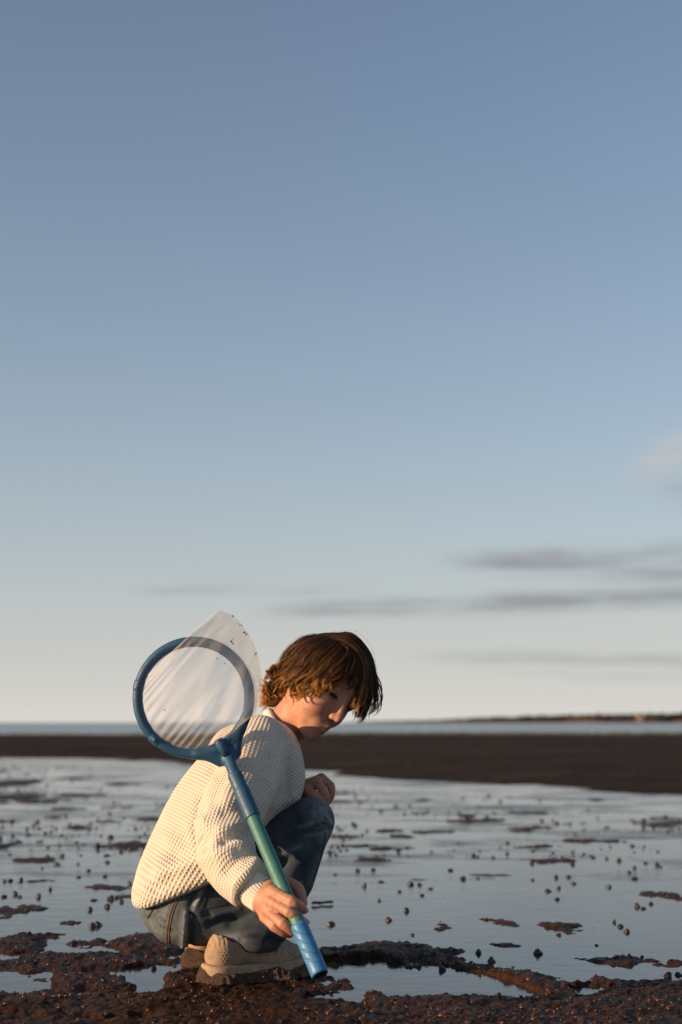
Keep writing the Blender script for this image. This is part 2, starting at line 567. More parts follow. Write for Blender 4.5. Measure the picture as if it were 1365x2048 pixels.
def build_bar():
    xs = np.concatenate([np.linspace(-40, -8, 60), np.linspace(-7.8, 8, 330), np.linspace(8.2, 40, 60)])
    tt = np.concatenate([np.linspace(-0.03, 0.25, 110), np.linspace(0.26, 1.0, 90), np.linspace(1.01, 1.10, 20)])
    X, T = np.meshgrid(xs, tt, indexing='xy')
    E = np.interp(X, ex, ey)
    back = 41.5 + 1.2 * np.sin(X * 0.21) + 0.8 * np.sin(X * 0.53 + 1)
    Y = E + T * (back - E)
    front = (Y - E)
    edge_n = 0.7 * fbm(X * 0.9, Y * 0.6, seed=81) + 0.25 * fbm(X * 4, Y * 3, seed=82)
    Z = -0.012 + 0.125 * sstep((front + edge_n) / 10.0) + 0.016 * sstep((front + edge_n) / 1.6) + 0.006 * fbm(X * 2.2, Y * 3.0, seed=85, octaves=4) * sstep((front + 0.4) / 0.8) * (1 - 0.6 * sstep(front / 6))
    Z += 0.010 * fbm(X * 0.8, Y * 0.4, seed=83) * sstep(front / 2)
    Z += 0.003 * vnoise(X * 9, Y * 9, seed=84) * sstep(front / 1)
    Z = np.where(T > 1.0, Z - 0.35 * sstep((T - 1.0) / 0.08), Z)
    n_y, n_x = X.shape
    vid = np.arange(n_x * n_y).reshape(n_y, n_x)
    q = np.stack([vid[:-1, :-1], vid[:-1, 1:], vid[1:, 1:], vid[1:, :-1]], -1).reshape(-1, 4)
    tag(mesh_obj('sand_bar', np.stack([X.ravel(), Y.ravel(), Z.ravel()], 1), q, m_bar), kind='structure')
    # low green weed along the crest of the bar
    r = rng_(9)
    n = 5200
    gx = np.concatenate([r.uniform(-1.5, 30, n), r.uniform(-30, -1.5, n // 5)])
    gb = 41.5 + 1.2 * np.sin(gx * 0.21) + 0.8 * np.sin(gx * 0.53 + 1)
    gy = gb - np.abs(r.normal(0, 1.6, len(gx))) - 0.15
    V, F = [], []
    hgt = r.uniform(0.04, 0.12, len(gx))
    for i in range(len(gx)):
        a = r.uniform(0, PI)
        c_, s_ = math.cos(a) * 0.03, math.sin(a) * 0.03
        k = len(V)
        lx, ly = r.uniform(-0.03, 0.03, 2)
        V += [(gx[i] - c_, gy[i] - s_, 0.10), (gx[i] + c_, gy[i] + s_, 0.10), (gx[i] + lx, gy[i] + ly, 0.115 + hgt[i])]
        F.append((k, k + 1, k + 2))
    m = plain('green_weed', (0.062, 0.066, 0.020), 0.8, 0.2, 0.4, 3.0)
    tag(mesh_obj('shore_grass', V, F, m, smooth=False), 'low dull green weed along the crest of the sand bar', 'grass', kind='stuff')


build_bar()

# ---- far shore with its wood and one pale house
FAR = 1600.0


def far_x(u):
    return (u - 682.5) / FPX * (FAR + CAM_D) * 1.0


def far_z(v):
    return CAM_H + (1445 - v) / FPX * (FAR + CAM_D) * 0.985


m_land = plain('far_red_bank', (0.105, 0.062, 0.042), 0.9, 0.1, 0.4, 0.03)
m_wood = plain('far_dark_wood', (0.035, 0.042, 0.030), 0.9, 0.1, 0.45, 0.06)


def far_top(u):
    return np.interp(u, [690, 760, 860, 1000, 1100, 1230, 1365, 1700, 2400], [1444, 1441.5, 1440, 1434, 1431, 1428.5, 1427, 1424, 1430])


def build_far():
    us = np.linspace(690, 2300, 300)
    V, F = [], []
    for i, u in enumerate(us):
        x = far_x(u)
        top = far_z(far_top(u))
        low = top * (0.50 + 0.12 * math.sin(u * 0.05))
        prof = [(0, -1), (6, low * 0.8), (30, low), (160, low * 1.2), (420, -1)]
        for (yy, zz) in prof:
            V.append((x, FAR + yy + 8 * math.sin(u * 0.03), max(zz, -1)))
    for i in range(len(us) - 1):
        for j in range(4):
            a = i * 5 + j
            F.append((a, a + 5, a + 6, a + 1))
    tag(mesh_obj('far_shore', V, F, m_land), kind='structure')
    r = rng_(11)
    pts, sz = [], []
    for k in range(1700):
        u = r.uniform(700, 2290)
        top = far_z(float(far_top(u)))
        s = r.uniform(0.22, 0.42) * top
        yy = r.uniform(14, 120)
        pts.append((far_x(u), FAR + yy, top * r.uniform(0.55, 0.80)))
        sz.append(max(0.5, s))
    o = scatter_blobs('far_wood', np.array(pts), np.array(sz), m_wood, 12, squash=0.9, jitter=0.3)
    tag(o, 'dark line of trees along the far shore', 'wood', kind='stuff')
    # house
    root = bpy.data.objects.new('house', None)
    COL.objects.link(root)
    hx, zb, zt = far_x(1273), far_z(1441), far_z(1429.5)
    root.location = (hx, FAR - 4, zb)
    tag(root, 'small pale house standing before the dark trees of the far shore', 'house')
    m_wall = plain('pale_house_wall', (0.27, 0.20, 0.15), 0.8, 0.2, 0.1, 0.4)
    m_roof = plain('house_roof', (0.10, 0.08, 0.07), 0.8, 0.2, 0.2, 0.6)
    m_win = plain('house_window', (0.03, 0.035, 0.04), 0.2, 0.5)
    W_, H_, Dp = 2.7, zt - zb, 3.2
    box = lambda x0, x1, y0, y1, z0, z1: ([(x, y, z) for z in (z0, z1) for y in (y0, y1) for x in (x0, x1)], [(0, 2, 3, 1), (4, 5, 7, 6), (0, 1, 5, 4), (2, 6, 7, 3), (0, 4, 6, 2), (1, 3, 7, 5)])
    mesh_obj('wall', *box(-W_, W_, -Dp, Dp, -1.5, H_), m_wall, root, smooth=False)
    rv = [(-W_ - .3, -Dp - .3, H_ + .02), (W_ + .3, -Dp - .3, H_ + .02), (W_ + .3, Dp + .3, H_ + .02), (-W_ - .3, Dp + .3, H_ + .02), (0, -Dp - .3, H_ + 2.2), (0, Dp + .3, H_ + 2.2)]
    mesh_obj('roof', rv, [(0, 1, 4), (1, 2, 5, 4), (2, 3, 5), (3, 0, 4, 5), (0, 3, 2, 1)], m_roof, root, smooth=False)
    for sx_ in (-1.2, 1.2):
        mesh_obj('window', *box(sx_ - .5, sx_ + .5, -Dp - .06, -Dp - .01, H_ * .5, H_ * .5 + 1.4), m_win, root, smooth=False)


build_far()
# ================================================================== modelling with distance fields
def sub3(p, a):
    return p[0] - a[0], p[1] - a[1], p[2] - a[2]


def cone(p, a, b, ra, rb):
    """tapered capsule"""
    ax, ay, az_ = sub3(p, a)
    bx, by, bz = (float(b[i] - a[i]) for i in range(3))
    l2 = bx * bx + by * by + bz * bz + 1e-12
    h = np.clip((ax * bx + ay * by + az_ * bz) / l2, 0, 1)
    return np.sqrt((ax - h * bx) ** 2 + (ay - h * by) ** 2 + (az_ - h * bz) ** 2) - (ra + (rb - ra) * h)


def ball(p, c, r):
    x, y, z = sub3(p, c)
    return np.sqrt(x * x + y * y + z * z) - r


def ellip(p, c, rx, ry, rz):
    x, y, z = sub3(p, c)
    k0 = np.sqrt((x / rx) ** 2 + (y / ry) ** 2 + (z / rz) ** 2)
    k1 = np.sqrt((x / rx ** 2) ** 2 + (y / ry ** 2) ** 2 + (z / rz ** 2) ** 2)
    return k0 * (k0 - 1.0) / (k1 + 1e-9)


def smin(a, b, k):
    h = np.clip(0.5 + 0.5 * (b - a) / k, 0, 1)
    return b + (a - b) * h - k * h * (1 - h)


def smax(a, b, k):
    return -smin(-a, -b, k)


def chain(p, pts, rad, k=0.0):
    d = None
    for i in range(len(pts) - 1):
        e = cone(p, pts[i], pts[i + 1], rad[i], rad[i + 1])
        d = e if d is None else (smin(d, e, k) if k else np.minimum(d, e))
    return d


def frame(org, ex, ey, ez, s=1.0):
    """world -> local function for a rotated, scaled frame"""
    def f(p):
        x, y, z = sub3(p, org)
        return tuple((x * e[0] + y * e[1] + z * e[2]) / s for e in (ex, ey, ez))
    return f


def surface(fn, lo, hi, h):
    """surface of fn < 0 inside a box (naive surface nets)"""
    lo, hi = np.array(lo, float), np.array(hi, float)
    n = np.ceil((hi - lo) / h).astype(int) + 1
    ax = [(lo[i] + h * np.arange(n[i])).astype(np.float32) for i in range(3)]
    p = (ax[0][:, None, None], ax[1][None, :, None], ax[2][None, None, :])
    S = np.broadcast_to(fn(p), tuple(n)).astype(np.float32)
    I = S < 0
    cnt = np.zeros(tuple(n - 1), np.int8)
    for a in (0, 1):
        for b in (0, 1):
            for c in (0, 1):
                cnt += I[a:n[0] - 1 + a, b:n[1] - 1 + b, c:n[2] - 1 + c]
    act = np.argwhere((cnt > 0) & (cnt < 8))
    cid = np.full(tuple(n - 1), -1, np.int32)
    cid[act[:, 0], act[:, 1], act[:, 2]] = np.arange(len(act))
    corners = [(a, b, c) for a in (0, 1) for b in (0, 1) for c in (0, 1)]
    val = {k: S[act[:, 0] + k[0], act[:, 1] + k[1], act[:, 2] + k[2]] for k in corners}
    acc = np.zeros((len(act), 3)); num = np.zeros(len(act))
    for k in corners:
        for d in range(3):
            if k[d] == 0:
                k2 = tuple(1 if i == d else k[i] for i in range(3))
                a, b = val[k], val[k2]
                cr = (a < 0) != (b < 0)
                tt = np.where(cr, a / np.where(cr, a - b, 1), 0)
                pt = np.array(k, float)[None] + np.eye(3)[d][None] * tt[:, None]
                acc += pt * cr[:, None]
                num += cr
    V = lo + h * (act + acc / num[:, None])
    quads = []
    for d in range(3):
        e, f = [(1, 2), (2, 0), (0, 1)][d]
        sl0 = [slice(None)] * 3; sl1 = [slice(None)] * 3
        sl0[d] = slice(0, n[d] - 1); sl1[d] = slice(1, n[d])
        a, b = I[tuple(sl0)], I[tuple(sl1)]
        pos = np.argwhere(a != b)
        ok = (pos[:, e] > 0) & (pos[:, f] > 0) & (pos[:, e] < n[e] - 1) & (pos[:, f] < n[f] - 1)
        pos = pos[ok]
        flip = ~a[pos[:, 0], pos[:, 1], pos[:, 2]]
        q = []
        for (oe, of) in ((-1, -1), (0, -1), (0, 0), (-1, 0)):
            c = pos.copy()
            c[:, e] += oe; c[:, f] += of
            q.append(cid[c[:, 0], c[:, 1], c[:, 2]])
        q = np.stack(q, 1)
        q[flip] = q[flip][:, ::-1]
        quads.append(q)
    Q = np.concatenate(quads)
    return V, Q[(Q >= 0).all(1)]


def normals(V, Q):
    e1, e2 = V[Q[:, 2]] - V[Q[:, 0]], V[Q[:, 3]] - V[Q[:, 1]]
    fn = np.cross(e1, e2)
    N = np.zeros_like(V)
    for i in range(4):
        for c in range(3):
            N[:, c] += np.bincount(Q[:, i], fn[:, c], len(V))
    return N / (np.linalg.norm(N, axis=1, keepdims=True) + 1e-12)


def relax(V, Q, it=2):
    for _ in range(it):
        A = np.zeros_like(V); c = np.zeros(len(V))
        for i in range(4):
            for j in (1, 3):
                k = (i + j) % 4
                for d in range(3):
                    A[:, d] += np.bincount(Q[:, i], V[Q[:, k], d], len(V))
                c += np.bincount(Q[:, i], None, len(V))
        V = 0.5 * V + 0.5 * A / np.maximum(c, 1)[:, None]
    return V


def px_of(V):
    """where points stand in the survey of the photograph"""
    d = V - CO
    z = d @ CF
    return 682.5 + FPX * (d @ CU) / z, 1024 - FPX * (d @ CV) / z


def seg_dist_px(u, v, pl):
    """distance in survey pixels to a polyline, and the side"""
    best = np.full(u.shape, 1e9)
    for (a, b) in zip(pl[:-1], pl[1:]):
        ax, ay = u - a[0], v - a[1]
        bx, by = b[0] - a[0], b[1] - a[1]
        h = np.clip((ax * bx + ay * by) / (bx * bx + by * by + 1e-9), 0, 1)
        best = np.minimum(best, np.hypot(ax - h * bx, ay - h * by))
    return best


def sculpt(V, Q, strokes, facing=True):
    """folds of cloth: ridges (+) and furrows (-) along measured lines, on the side that faces -y"""
    N = normals(V, Q)
    u, v = px_of(V)
    near = np.clip(-N[:, 1] * 1.6 + 0.25, 0, 1) if facing else np.ones(len(V))
    disp = np.zeros(len(V))
    for (pl, wd, amp) in strokes:
        d = seg_dist_px(u, v, pl)
        disp += amp * np.exp(-(d / wd) ** 2)
    return V + N * (disp * near)[:, None]


def merge(parts):
    Vs, Qs, o = [], [], 0
    for V, Q in parts:
        Vs.append(V); Qs.append(Q + o); o += len(V)
    return np.concatenate(Vs), np.concatenate(Qs)


def spline(pts, n):
    """Catmull-Rom through points (any dimension)"""
    pts = np.asarray(pts, float)
    m = len(pts)
    ext = np.vstack([2 * pts[0] - pts[1], pts, 2 * pts[-1] - pts[-2]])
    tt = np.linspace(0, m - 1 - 1e-9, n)
    i = tt.astype(int); f = (tt - i)[:, None]
    p0, p1, p2, p3 = ext[i], ext[i + 1], ext[i + 2], ext[i + 3]
    return 0.5 * ((2 * p1) + (-p0 + p2) * f + (2 * p0 - 5 * p1 + 4 * p2 - p3) * f ** 2 + (-p0 + 3 * p1 - 3 * p2 + p3) * f ** 3)


def tube(pts, rad, sides=8, caps=True, up=None):
    """swept tube; rad scalar or per point. returns verts, quads"""
    pts = np.asarray(pts, float)
    n = len(pts)
    rad = np.broadcast_to(np.asarray(rad, float), (n,))
    T = np.gradient(pts, axis=0)
    T /= np.linalg.norm(T, axis=1, keepdims=True) + 1e-12
    ref = np.array(up if up is not None else (0.13, -1.0, 0.21), float)
    A = ref[None] - (T @ ref)[:, None] * T
    A /= np.linalg.norm(A, axis=1, keepdims=True) + 1e-12
    B = np.cross(T, A)
    ang = np.arange(sides) * 2 * PI / sides
    V = pts[:, None] + rad[:, None, None] * (np.cos(ang)[None, :, None] * A[:, None] + np.sin(ang)[None, :, None] * B[:, None])
    V = V.reshape(-1, 3)
    i = np.arange(n - 1)[:, None]; j = np.arange(sides)[None]
    j2 = (j + 1) % sides
    Q = np.stack([i * sides + j, i * sides + j2, (i + 1) * sides + j2, (i + 1) * sides + j], -1).reshape(-1, 4)
    if caps:
        V = np.vstack([V, pts[0], pts[-1]])
        a, b = n * sides, n * sides + 1
        jj = np.arange(sides)
        Q = np.vstack([Q, np.stack([np.full(sides, a), (jj + 1) % sides, jj, np.full(sides, a)], 1),
                       np.stack([np.full(sides, b), (n - 1) * sides + jj, (n - 1) * sides + (jj + 1) % sides, np.full(sides, b)], 1)])
    return V, Q


def quad_faces(Q):
    """quads that may hold triangles (first index repeated) -> face lists"""
    return [tuple(int(i) for i in (q[:3] if q[0] == q[3] else q)) for q in Q]
# ================================================================== the child
BF = np.array([0.94, 0.34, 0.0]); BF /= np.linalg.norm(BF)      # the way the body faces
BL = np.array([-BF[1], BF[0], 0.0])                             # the child's left
UP = np.array([0, 0, 1.0])

# ---- materials
m_skin, t, b = new_mat('skin')
pos = objco(t)
n1 = t.noise(pos, 55.0, 4.0)
n2 = t.noise(pos, 900.0, 3.0)
t.put(b.inputs['Base Color'], t.ramp(n1, [(0.25, (0.40, 0.165, 0.105)), (0.5, (0.44, 0.215, 0.140)), (0.75, (0.51, 0.265, 0.180))]))
b.inputs['Roughness'].default_value = 0.52
b.inputs['Specular IOR Level'].default_value = 0.35
b.inputs['Subsurface Weight'].default_value = 0.12
b.inputs['Subsurface Radius'].default_value = (0.012, 0.004, 0.002)
b.inputs['Subsurface Scale'].default_value = 0.6
bump(t, b, n2, 0.0006, 0.5)

m_knit, t, b = new_mat('cream_waffle_knit')
au = t.new('ShaderNodeAttribute', attribute_name='wu').outputs['Fac']
av = t.new('ShaderNodeAttribute', attribute_name='wv').outputs['Fac']
su = t.math('ABSOLUTE', t.math('SINE', t.math('MULTIPLY', au, PI)))
sv = t.math('ABSOLUTE', t.math('SINE', t.math('MULTIPLY', av, PI)))
cell = t.math('POWER', t.math('MULTIPLY', su, sv), 1.5)
fz = t.noise(objco(t), 700.0, 3.0)
big = t.noise(objco(t), 25.0, 3.0)
t.put(b.inputs['Base Color'], t.mix(t.math('MULTIPLY', big, 0.5), (0.645, 0.57, 0.475, 1), (0.58, 0.50, 0.405, 1)))
b.inputs['Roughness'].default_value = 0.9
b.inputs['Specular IOR Level'].default_value = 0.15
b.inputs['Sheen Weight'].default_value = 0.25
b.inputs['Sheen Roughness'].default_value = 0.5
hgt = t.math('MULTIPLY_ADD', fz, 0.18, t.math('SUBTRACT', 1.0, cell))
bump(t, b, hgt, 0.0022, 0.85)

m_cuff = plain('cream_rib_knit', (0.69, 0.63, 0.55), 0.9, 0.15, 0.10, 300.0, 0.0012)

m_denim, t, b = new_mat('washed_denim')
pos = objco(t)
n1 = t.noise(pos, 22.0, 5.0, 0.6)
n2 = t.noise(pos, 480.0, 3.0, 0.7)
wv = t.new('ShaderNodeTexWave', wave_type='BANDS', bands_direction='DIAGONAL')
t.l.new(pos, wv.inputs['Vector'])
wv.inputs['Scale'].default_value = 260.0
wv.inputs['Distortion'].default_value = 0.6
worn_lit = t.new('ShaderNodeAttribute', attribute_name='worn_lit').outputs['Fac']  # real fading together with sunlight painted into the denim colour
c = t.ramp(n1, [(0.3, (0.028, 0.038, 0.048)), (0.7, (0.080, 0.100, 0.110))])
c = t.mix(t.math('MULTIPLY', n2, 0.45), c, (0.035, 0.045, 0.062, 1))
wn_ = t.math('MULTIPLY', worn_lit, t.smooth(t.noise(pos, 90.0, 4.0, 0.7), 0.25, 0.62), clamp=True)
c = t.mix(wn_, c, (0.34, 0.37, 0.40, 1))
t.put(b.inputs['Base Color'], c)
b.inputs['Roughness'].default_value = 0.88
b.inputs['Specular IOR Level'].default_value = 0.2
bump(t, b, t.math('MULTIPLY_ADD', wv.outputs['Fac'], 0.5, n2), 0.0007, 0.8)

m_thread = plain('tan_seam_thread', (0.30, 0.19, 0.10), 0.8, 0.2, 0.2, 400.0)
m_rivet = plain('brass_rivet', (0.35, 0.24, 0.13), 0.35, 0.5)
m_rivet.node_tree.nodes['Principled BSDF'].inputs['Metallic'].default_value = 0.9

# ------------------------------------------------------------------ head (local axes: forward, up, right)
HS = 0.91
HTH, HYAW = R(36.0), R(40.0)
hf0 = np.array([math.cos(HTH), 0, -math.sin(HTH)])
HU = np.array([math.sin(HTH), 0, math.cos(HTH)])
HF = math.cos(HYAW) * hf0 + math.sin(HYAW) * np.array([0, -1.0, 0])
HR = np.cross(HF, HU)
HR *= -1 if HR[1] > 0 else 1
HC = P(650, 1361, 0.0)
head_loc = frame(HC, HF, HU, HR, HS)


def HW(f, u, r):
    """head-local -> world"""
    return HC + HS * (HF * f + HU * u + HR * r)


NECK0, NECK1 = P(556, 1480, 0.025), P(606, 1408, 0.012)


def head_sdf(p):
    q = head_loc(p)
    q = (q[0], np.where(q[1] < 0, q[1] / 1.10, q[1]), q[2])
    qa = (q[0], q[1], np.abs(q[2]))
    d = ellip(q, (-0.008, 0.022, 0), 0.090, 0.084, 0.071)
    d = smin(d, ellip(q, (0.026, 0.030, 0), 0.060, 0.060, 0.058), 0.03)
    d = smin(d, ellip(q, (0.030, -0.030, 0), 0.050, 0.070, 0.053), 0.03)
    d = smin(d, cone(qa, (-0.012, -0.052, 0.046), (0.048, -0.096, 0.012), 0.015, 0.014), 0.026)
    d = smin(d, ball(qa, (0.044, -0.045, 0.031), 0.028), 0.022)          # cheeks
    d = smin(d, ball(q, (0.062, -0.099, 0), 0.0135), 0.018)              # chin
    d = smin(d, ellip(q, (0.063, -0.074, 0), 0.017, 0.019, 0.025), 0.014)  # muzzle
    d = smin(d, cone(qa, (0.078, 0.014, 0.010), (0.070, 0.015, 0.038), 0.006, 0.005), 0.014)   # brow
    d = smax(d, -ball(qa, (0.094, -0.004, 0.031), 0.017), 0.014)        # sockets
    d = smin(d, ball(qa, (0.0655, -0.004, 0.031), 0.0130), 0.003)       # lids
    d = smin(d, cone(q, (0.076, 0.004, 0), (0.0965, -0.044, 0), 0.0055, 0.0066), 0.012)        # nose
    d = smin(d, ball(q, (0.0962, -0.046, 0), 0.0064), 0.010)
    d = smin(d, ball(qa, (0.0862, -0.049, 0.0080), 0.0058), 0.009)
    d = smax(d, -ball(qa, (0.0910, -0.0555, 0.0046), 0.0026), 0.002)
    d = smin(d, cone(qa, (0.0835, -0.0705, 0), (0.0725, -0.0755, 0.019), 0.0044, 0.002), 0.004)   # lips
    d = smin(d, cone(qa, (0.0795, -0.0815, 0), (0.0715, -0.0780, 0.018), 0.0050, 0.002), 0.004)
    d = smax(d, -cone(qa, (0.090, -0.0762, 0), (0.0765, -0.0768, 0.021), 0.0018, 0.0013), 0.002)
    d = smax(d, -cone(qa, (0.0820, -0.0100, 0.0235), (0.0800, -0.0110, 0.040), 0.0016, 0.0012), 0.0018)  # lid line
    # ears
    d = smin(d, ellip(qa, (-0.014, -0.008, 0.073), 0.014, 0.027, 0.006), 0.008)
    d *= HS
    d = smin(d, chain(p, [NECK0, NECK1], [0.046, 0.040]), 0.022)
    return d


lo = np.minimum(NECK0, HC) - 0.105
hi = HC + 0.115
head_mesh = surface(head_sdf, (HC[0] - 0.14, HC[1] - 0.09, HC[2] - 0.17), (HC[0] + 0.105, HC[1] + 0.10, HC[2] + 0.11), 0.0016)

# ------------------------------------------------------------------ right hand, closed round the net's handle
RH = dict(
    wrist=P(522, 1794, -0.362),
    index=[P(546, 1783, -0.396), P(583, 1802, -0.418), P(600, 1813, -0.412), P(609, 1821, -0.402)],
    middle=[P(541, 1802, -0.400), P(578, 1823, -0.423), P(598, 1837, -0.418), P(611, 1845, -0.406)],
    ring=[P(536, 1821, -0.396), P(566, 1847, -0.421), P(585, 1861, -0.417), P(598, 1868, -0.405)],
    little=[P(530, 1834, -0.387), P(548, 1853, -0.402), P(566, 1864, -0.400), P(580, 1870, -0.390)],
    thumb=[P(538, 1776, -0.367), P(570, 1765, -0.354), P(597, 1779, -0.364), P(607, 1806, -0.376)],
)


def finger(p, pts, r, k=0.0025):
    pp = spline(pts, 13)
    rr = np.interp(np.linspace(0, 3, 13), [0, 0.8, 1, 1.4, 2, 2.5, 3], [r[0], r[1] * 0.96, r[1] * 1.05, r[2], r[2] * 1.03, r[3], r[3] * 0.92])
    return chain(p, pp, rr, k)


def right_hand_sdf(p):
    w_ = RH['wrist']
    d = chain(p, [P(490, 1765, -.345), w_], [0.0235, 0.0205])
    for k, (r0, r1) in dict(index=(.0165, .0105), middle=(.017, .0110), ring=(.016, .0105), little=(.0145, .0095)).items():
        mcp = RH[k][0]
        d = smin(d, cone(p, w_ + (mcp - w_) * 0.18, mcp + np.array([0, .003, 0]), r0, r1), 0.010)
    d = smin(d, cone(p, w_, RH['thumb'][0], 0.016, 0.0135), 0.010)
    for k, r in dict(index=(.0098, .0088, .0079, .0068), middle=(.0100, .0091, .0081, .0069), ring=(.0096, .0086, .0077, .0066), little=(.0084, .0074, .0067, .0058)).items():
        d = smin(d, finger(p, RH[k], r), 0.0045)
    d = smin(d, finger(p, RH['thumb'], (.0125, .0115, .0098, .0082)), 0.007)
    return d


c0 = P(555, 1815, -.382)
right_hand = surface(right_hand_sdf, c0 - np.array([0.085, 0.06, 0.065]), c0 + np.array([0.065, 0.065, 0.065]), 0.00115)

# ------------------------------------------------------------------ left hand, hanging relaxed over the knee
LH = dict(
    wrist=P(598, 1582, 0.060),
    index=[P(632, 1563, .030), P(647, 1580, .020), P(652, 1594, .021), P(655, 1606, .026)],
    middle=[P(643, 1557, .043), P(661, 1572, .037), P(662, 1590, .037), P(657, 1604, .040)],
    ring=[P(642, 1560, .060), P(659, 1575, .055), P(661, 1592, .054), P(655, 1605, .056)],
    little=[P(638, 1567, .074), P(652, 1582, .071), P(653, 1595, .070), P(648, 1606, .070)],
    thumb=[P(612, 1578, .032), P(626, 1589, .018), P(638, 1600, .016), P(645, 1611, .020)],
)


def left_hand_sdf(p):
    w_ = LH['wrist']
    d = chain(p, [P(560, 1602, .090), w_], [0.023, 0.019])
    for k, (r0, r1) in dict(index=(.014, .0098), middle=(.015, .0102), ring=(.015, .0098), little=(.013, .009)).items():
        mcp = LH[k][0]
        d = smin(d, cone(p, w_ + (mcp - w_) * 0.2, mcp, r0, r1), 0.009)
    d = smin(d, cone(p, w_, LH['thumb'][0], 0.014, 0.0105), 0.009)
    for k, r in dict(index=(.0094, .0084, .0075, .0064), middle=(.0096, .0086, .0077, .0065), ring=(.0092, .0082, .0073, .0062), little=(.0080, .0070, .0063, .0055)).items():
        d = smin(d, finger(p, LH[k], r), 0.004)
    d = smin(d, finger(p, LH['thumb'], (.0110, .0095, .0086, .0072)), 0.005)
    return d


c0 = P(625, 1582, .05)
left_hand = surface(left_hand_sdf, c0 - np.array([0.08, 0.055, 0.05]), c0 + np.array([0.06, 0.065, 0.05]), 0.0013)

# ------------------------------------------------------------------ limbs and trunk under the clothes
PELVIS = P(365, 1808, -0.025)
CHEST = P(505, 1545, 0.02)
R_SH, L_SH = CHEST - BL * 0.105 + np.array([0, 0, 0.035]), CHEST + BL * 0.105 + np.array([0, 0, 0.035])
R_EL, L_EL = P(450, 1682, -0.262), P(505, 1632, 0.17)
R_HIP, L_HIP = PELVIS - BL * 0.062, PELVIS + BL * 0.062
R_KN, L_KN = P(622, 1642, -0.075), P(600, 1650, 0.105)
R_AN, L_AN = P(487, 1880, -0.090), P(452, 1872, 0.085)


def body_sdf(p):
    d = chain(p, [PELVIS, P(430, 1670, 0), CHEST, NECK0], [0.062, 0.060, 0.066, 0.040], 0.02)
    d = smin(d, cone(p, R_SH, L_SH, 0.035, 0.035), 0.03)
    d = smin(d, chain(p, [R_SH, R_EL, P(490, 1765, -.345)], [0.032, 0.026, 0.0225]), 0.015)
    d = smin(d, chain(p, [L_SH, L_EL, P(560, 1602, .090)], [0.030, 0.026, 0.0225]), 0.015)
    d = smin(d, chain(p, [R_HIP, R_KN, R_AN], [0.055, 0.034, 0.024]), 0.015)
    d = smin(d, chain(p, [L_HIP, L_KN, L_AN], [0.055, 0.034, 0.024]), 0.015)
    return d


body_mesh = surface(body_sdf, (-0.46, -0.40, 0.03), (0.06, 0.26, 0.56), 0.006)

BV, BQ = merge([head_mesh, right_hand, left_hand, body_mesh])
person = mesh_obj('person', BV, BQ, m_skin)
m_nail = plain('fingernail', (0.52, 0.29, 0.21), 0.32, 0.5, 0.1, 300.0)
tag(person, 'child in cream knit sweater and jeans squatting on the mud and holding a net', 'person')

nv0, nf0 = ico_sub(2)
for k, rr in (('index', .0068), ('middle', .0069), ('ring', .0066), ('little', .0058)):
    a_, b_ = RH[k][2], RH[k][3]
    ax_ = (b_ - a_) / np.linalg.norm(b_ - a_)
    nz_ = np.array([0.15, -0.72, 0.62]); nz_ = nz_ - (nz_ @ ax_) * ax_; nz_ /= np.linalg.norm(nz_)
    sd_ = np.cross(ax_, nz_)
    c_ = b_ + nz_ * rr * 0.80 + ax_ * 0.0012
    mesh_obj('fingernail', c_ + nv0[:, :1] * 0.0048 * ax_ + nv0[:, 1:2] * 0.0042 * sd_ + nv0[:, 2:] * 0.0016 * nz_, [tuple(map(int, f)) for f in nf0], m_nail, person)

# ------------------------------------------------------------------ sweater
HEM_N = np.array([0.40, 0.0, -0.916])
HEM_P = P(350, 1784, -0.08)
torso_axis = [P(345, 1800, -0.02), P(362, 1762, -0.02), P(402, 1695, -0.01), P(452, 1615, 0.005), P(502, 1545, 0.02), P(545, 1478, 0.025)]
torso_rad = [0.072, 0.082, 0.093, 0.099, 0.092, 0.052]
KL = 1.50
rsl = [(517, 1492, -.110, .060), (497, 1550, -.160, .060), (462, 1622, -.212, .060), (449, 1682, -.265, .053), (466, 1735, -.310, .046), (500, 1770, -.345, .041), (514, 1782, -.352, .036)]
rs_pts = [P(*a[:3]) for a in rsl]
rs_rad = [a[3] for a in rsl]
ls_pts = [L_SH, L_EL, P(545, 1610, .105), P(580, 1592, .075)]
ls_rad = [0.058, 0.046, 0.036, 0.026]


def torso_local(p):
    x, y, z = sub3(p, CHEST)
    return x * BF[0] + y * BF[1], (x * BL[0] + y * BL[1]) / KL, z


def tloc(v):
    a = v - CHEST
    return np.array([a @ BF, (a @ BL) / KL, a[2]])


t_ax = spline([tloc(a) for a in torso_axis], 16)
t_rd = np.interp(np.linspace(0, 5, 16), range(6), torso_rad)
NECK_C = P(566, 1467, 0.02)
NECK_N = np.array([0.83, -0.05, 0.55]); NECK_N /= np.linalg.norm(NECK_N)


def torso_sdf(p):
    q = torso_local(p)
    d = chain(q, t_ax, t_rd, 0.012)
    d = smin(d, cone(p, R_SH + np.array([0, .01, 0]), L_SH, 0.052, 0.052), 0.04)
    d = smin(d, ball(p, P(548, 1565, 0.0), 0.050), 0.05)
    d = smin(d, cone(p, P(338, 1790, -.088), P(440, 1725, -.110), 0.070, 0.070), 0.03)
    d = smax(d, (p[0] - HEM_P[0]) * HEM_N[0] + (p[2] - HEM_P[2]) * HEM_N[2] + (p[1] + 0.08) * 0.12, 0.022)
    return d


def sleeve_sdf(p):
    return chain(p, spline(rs_pts, 15), np.interp(np.linspace(0, 6, 15), range(7), rs_rad), 0.008)


def sleeve2_sdf(p):
    return chain(p, ls_pts, ls_rad, 0.02)


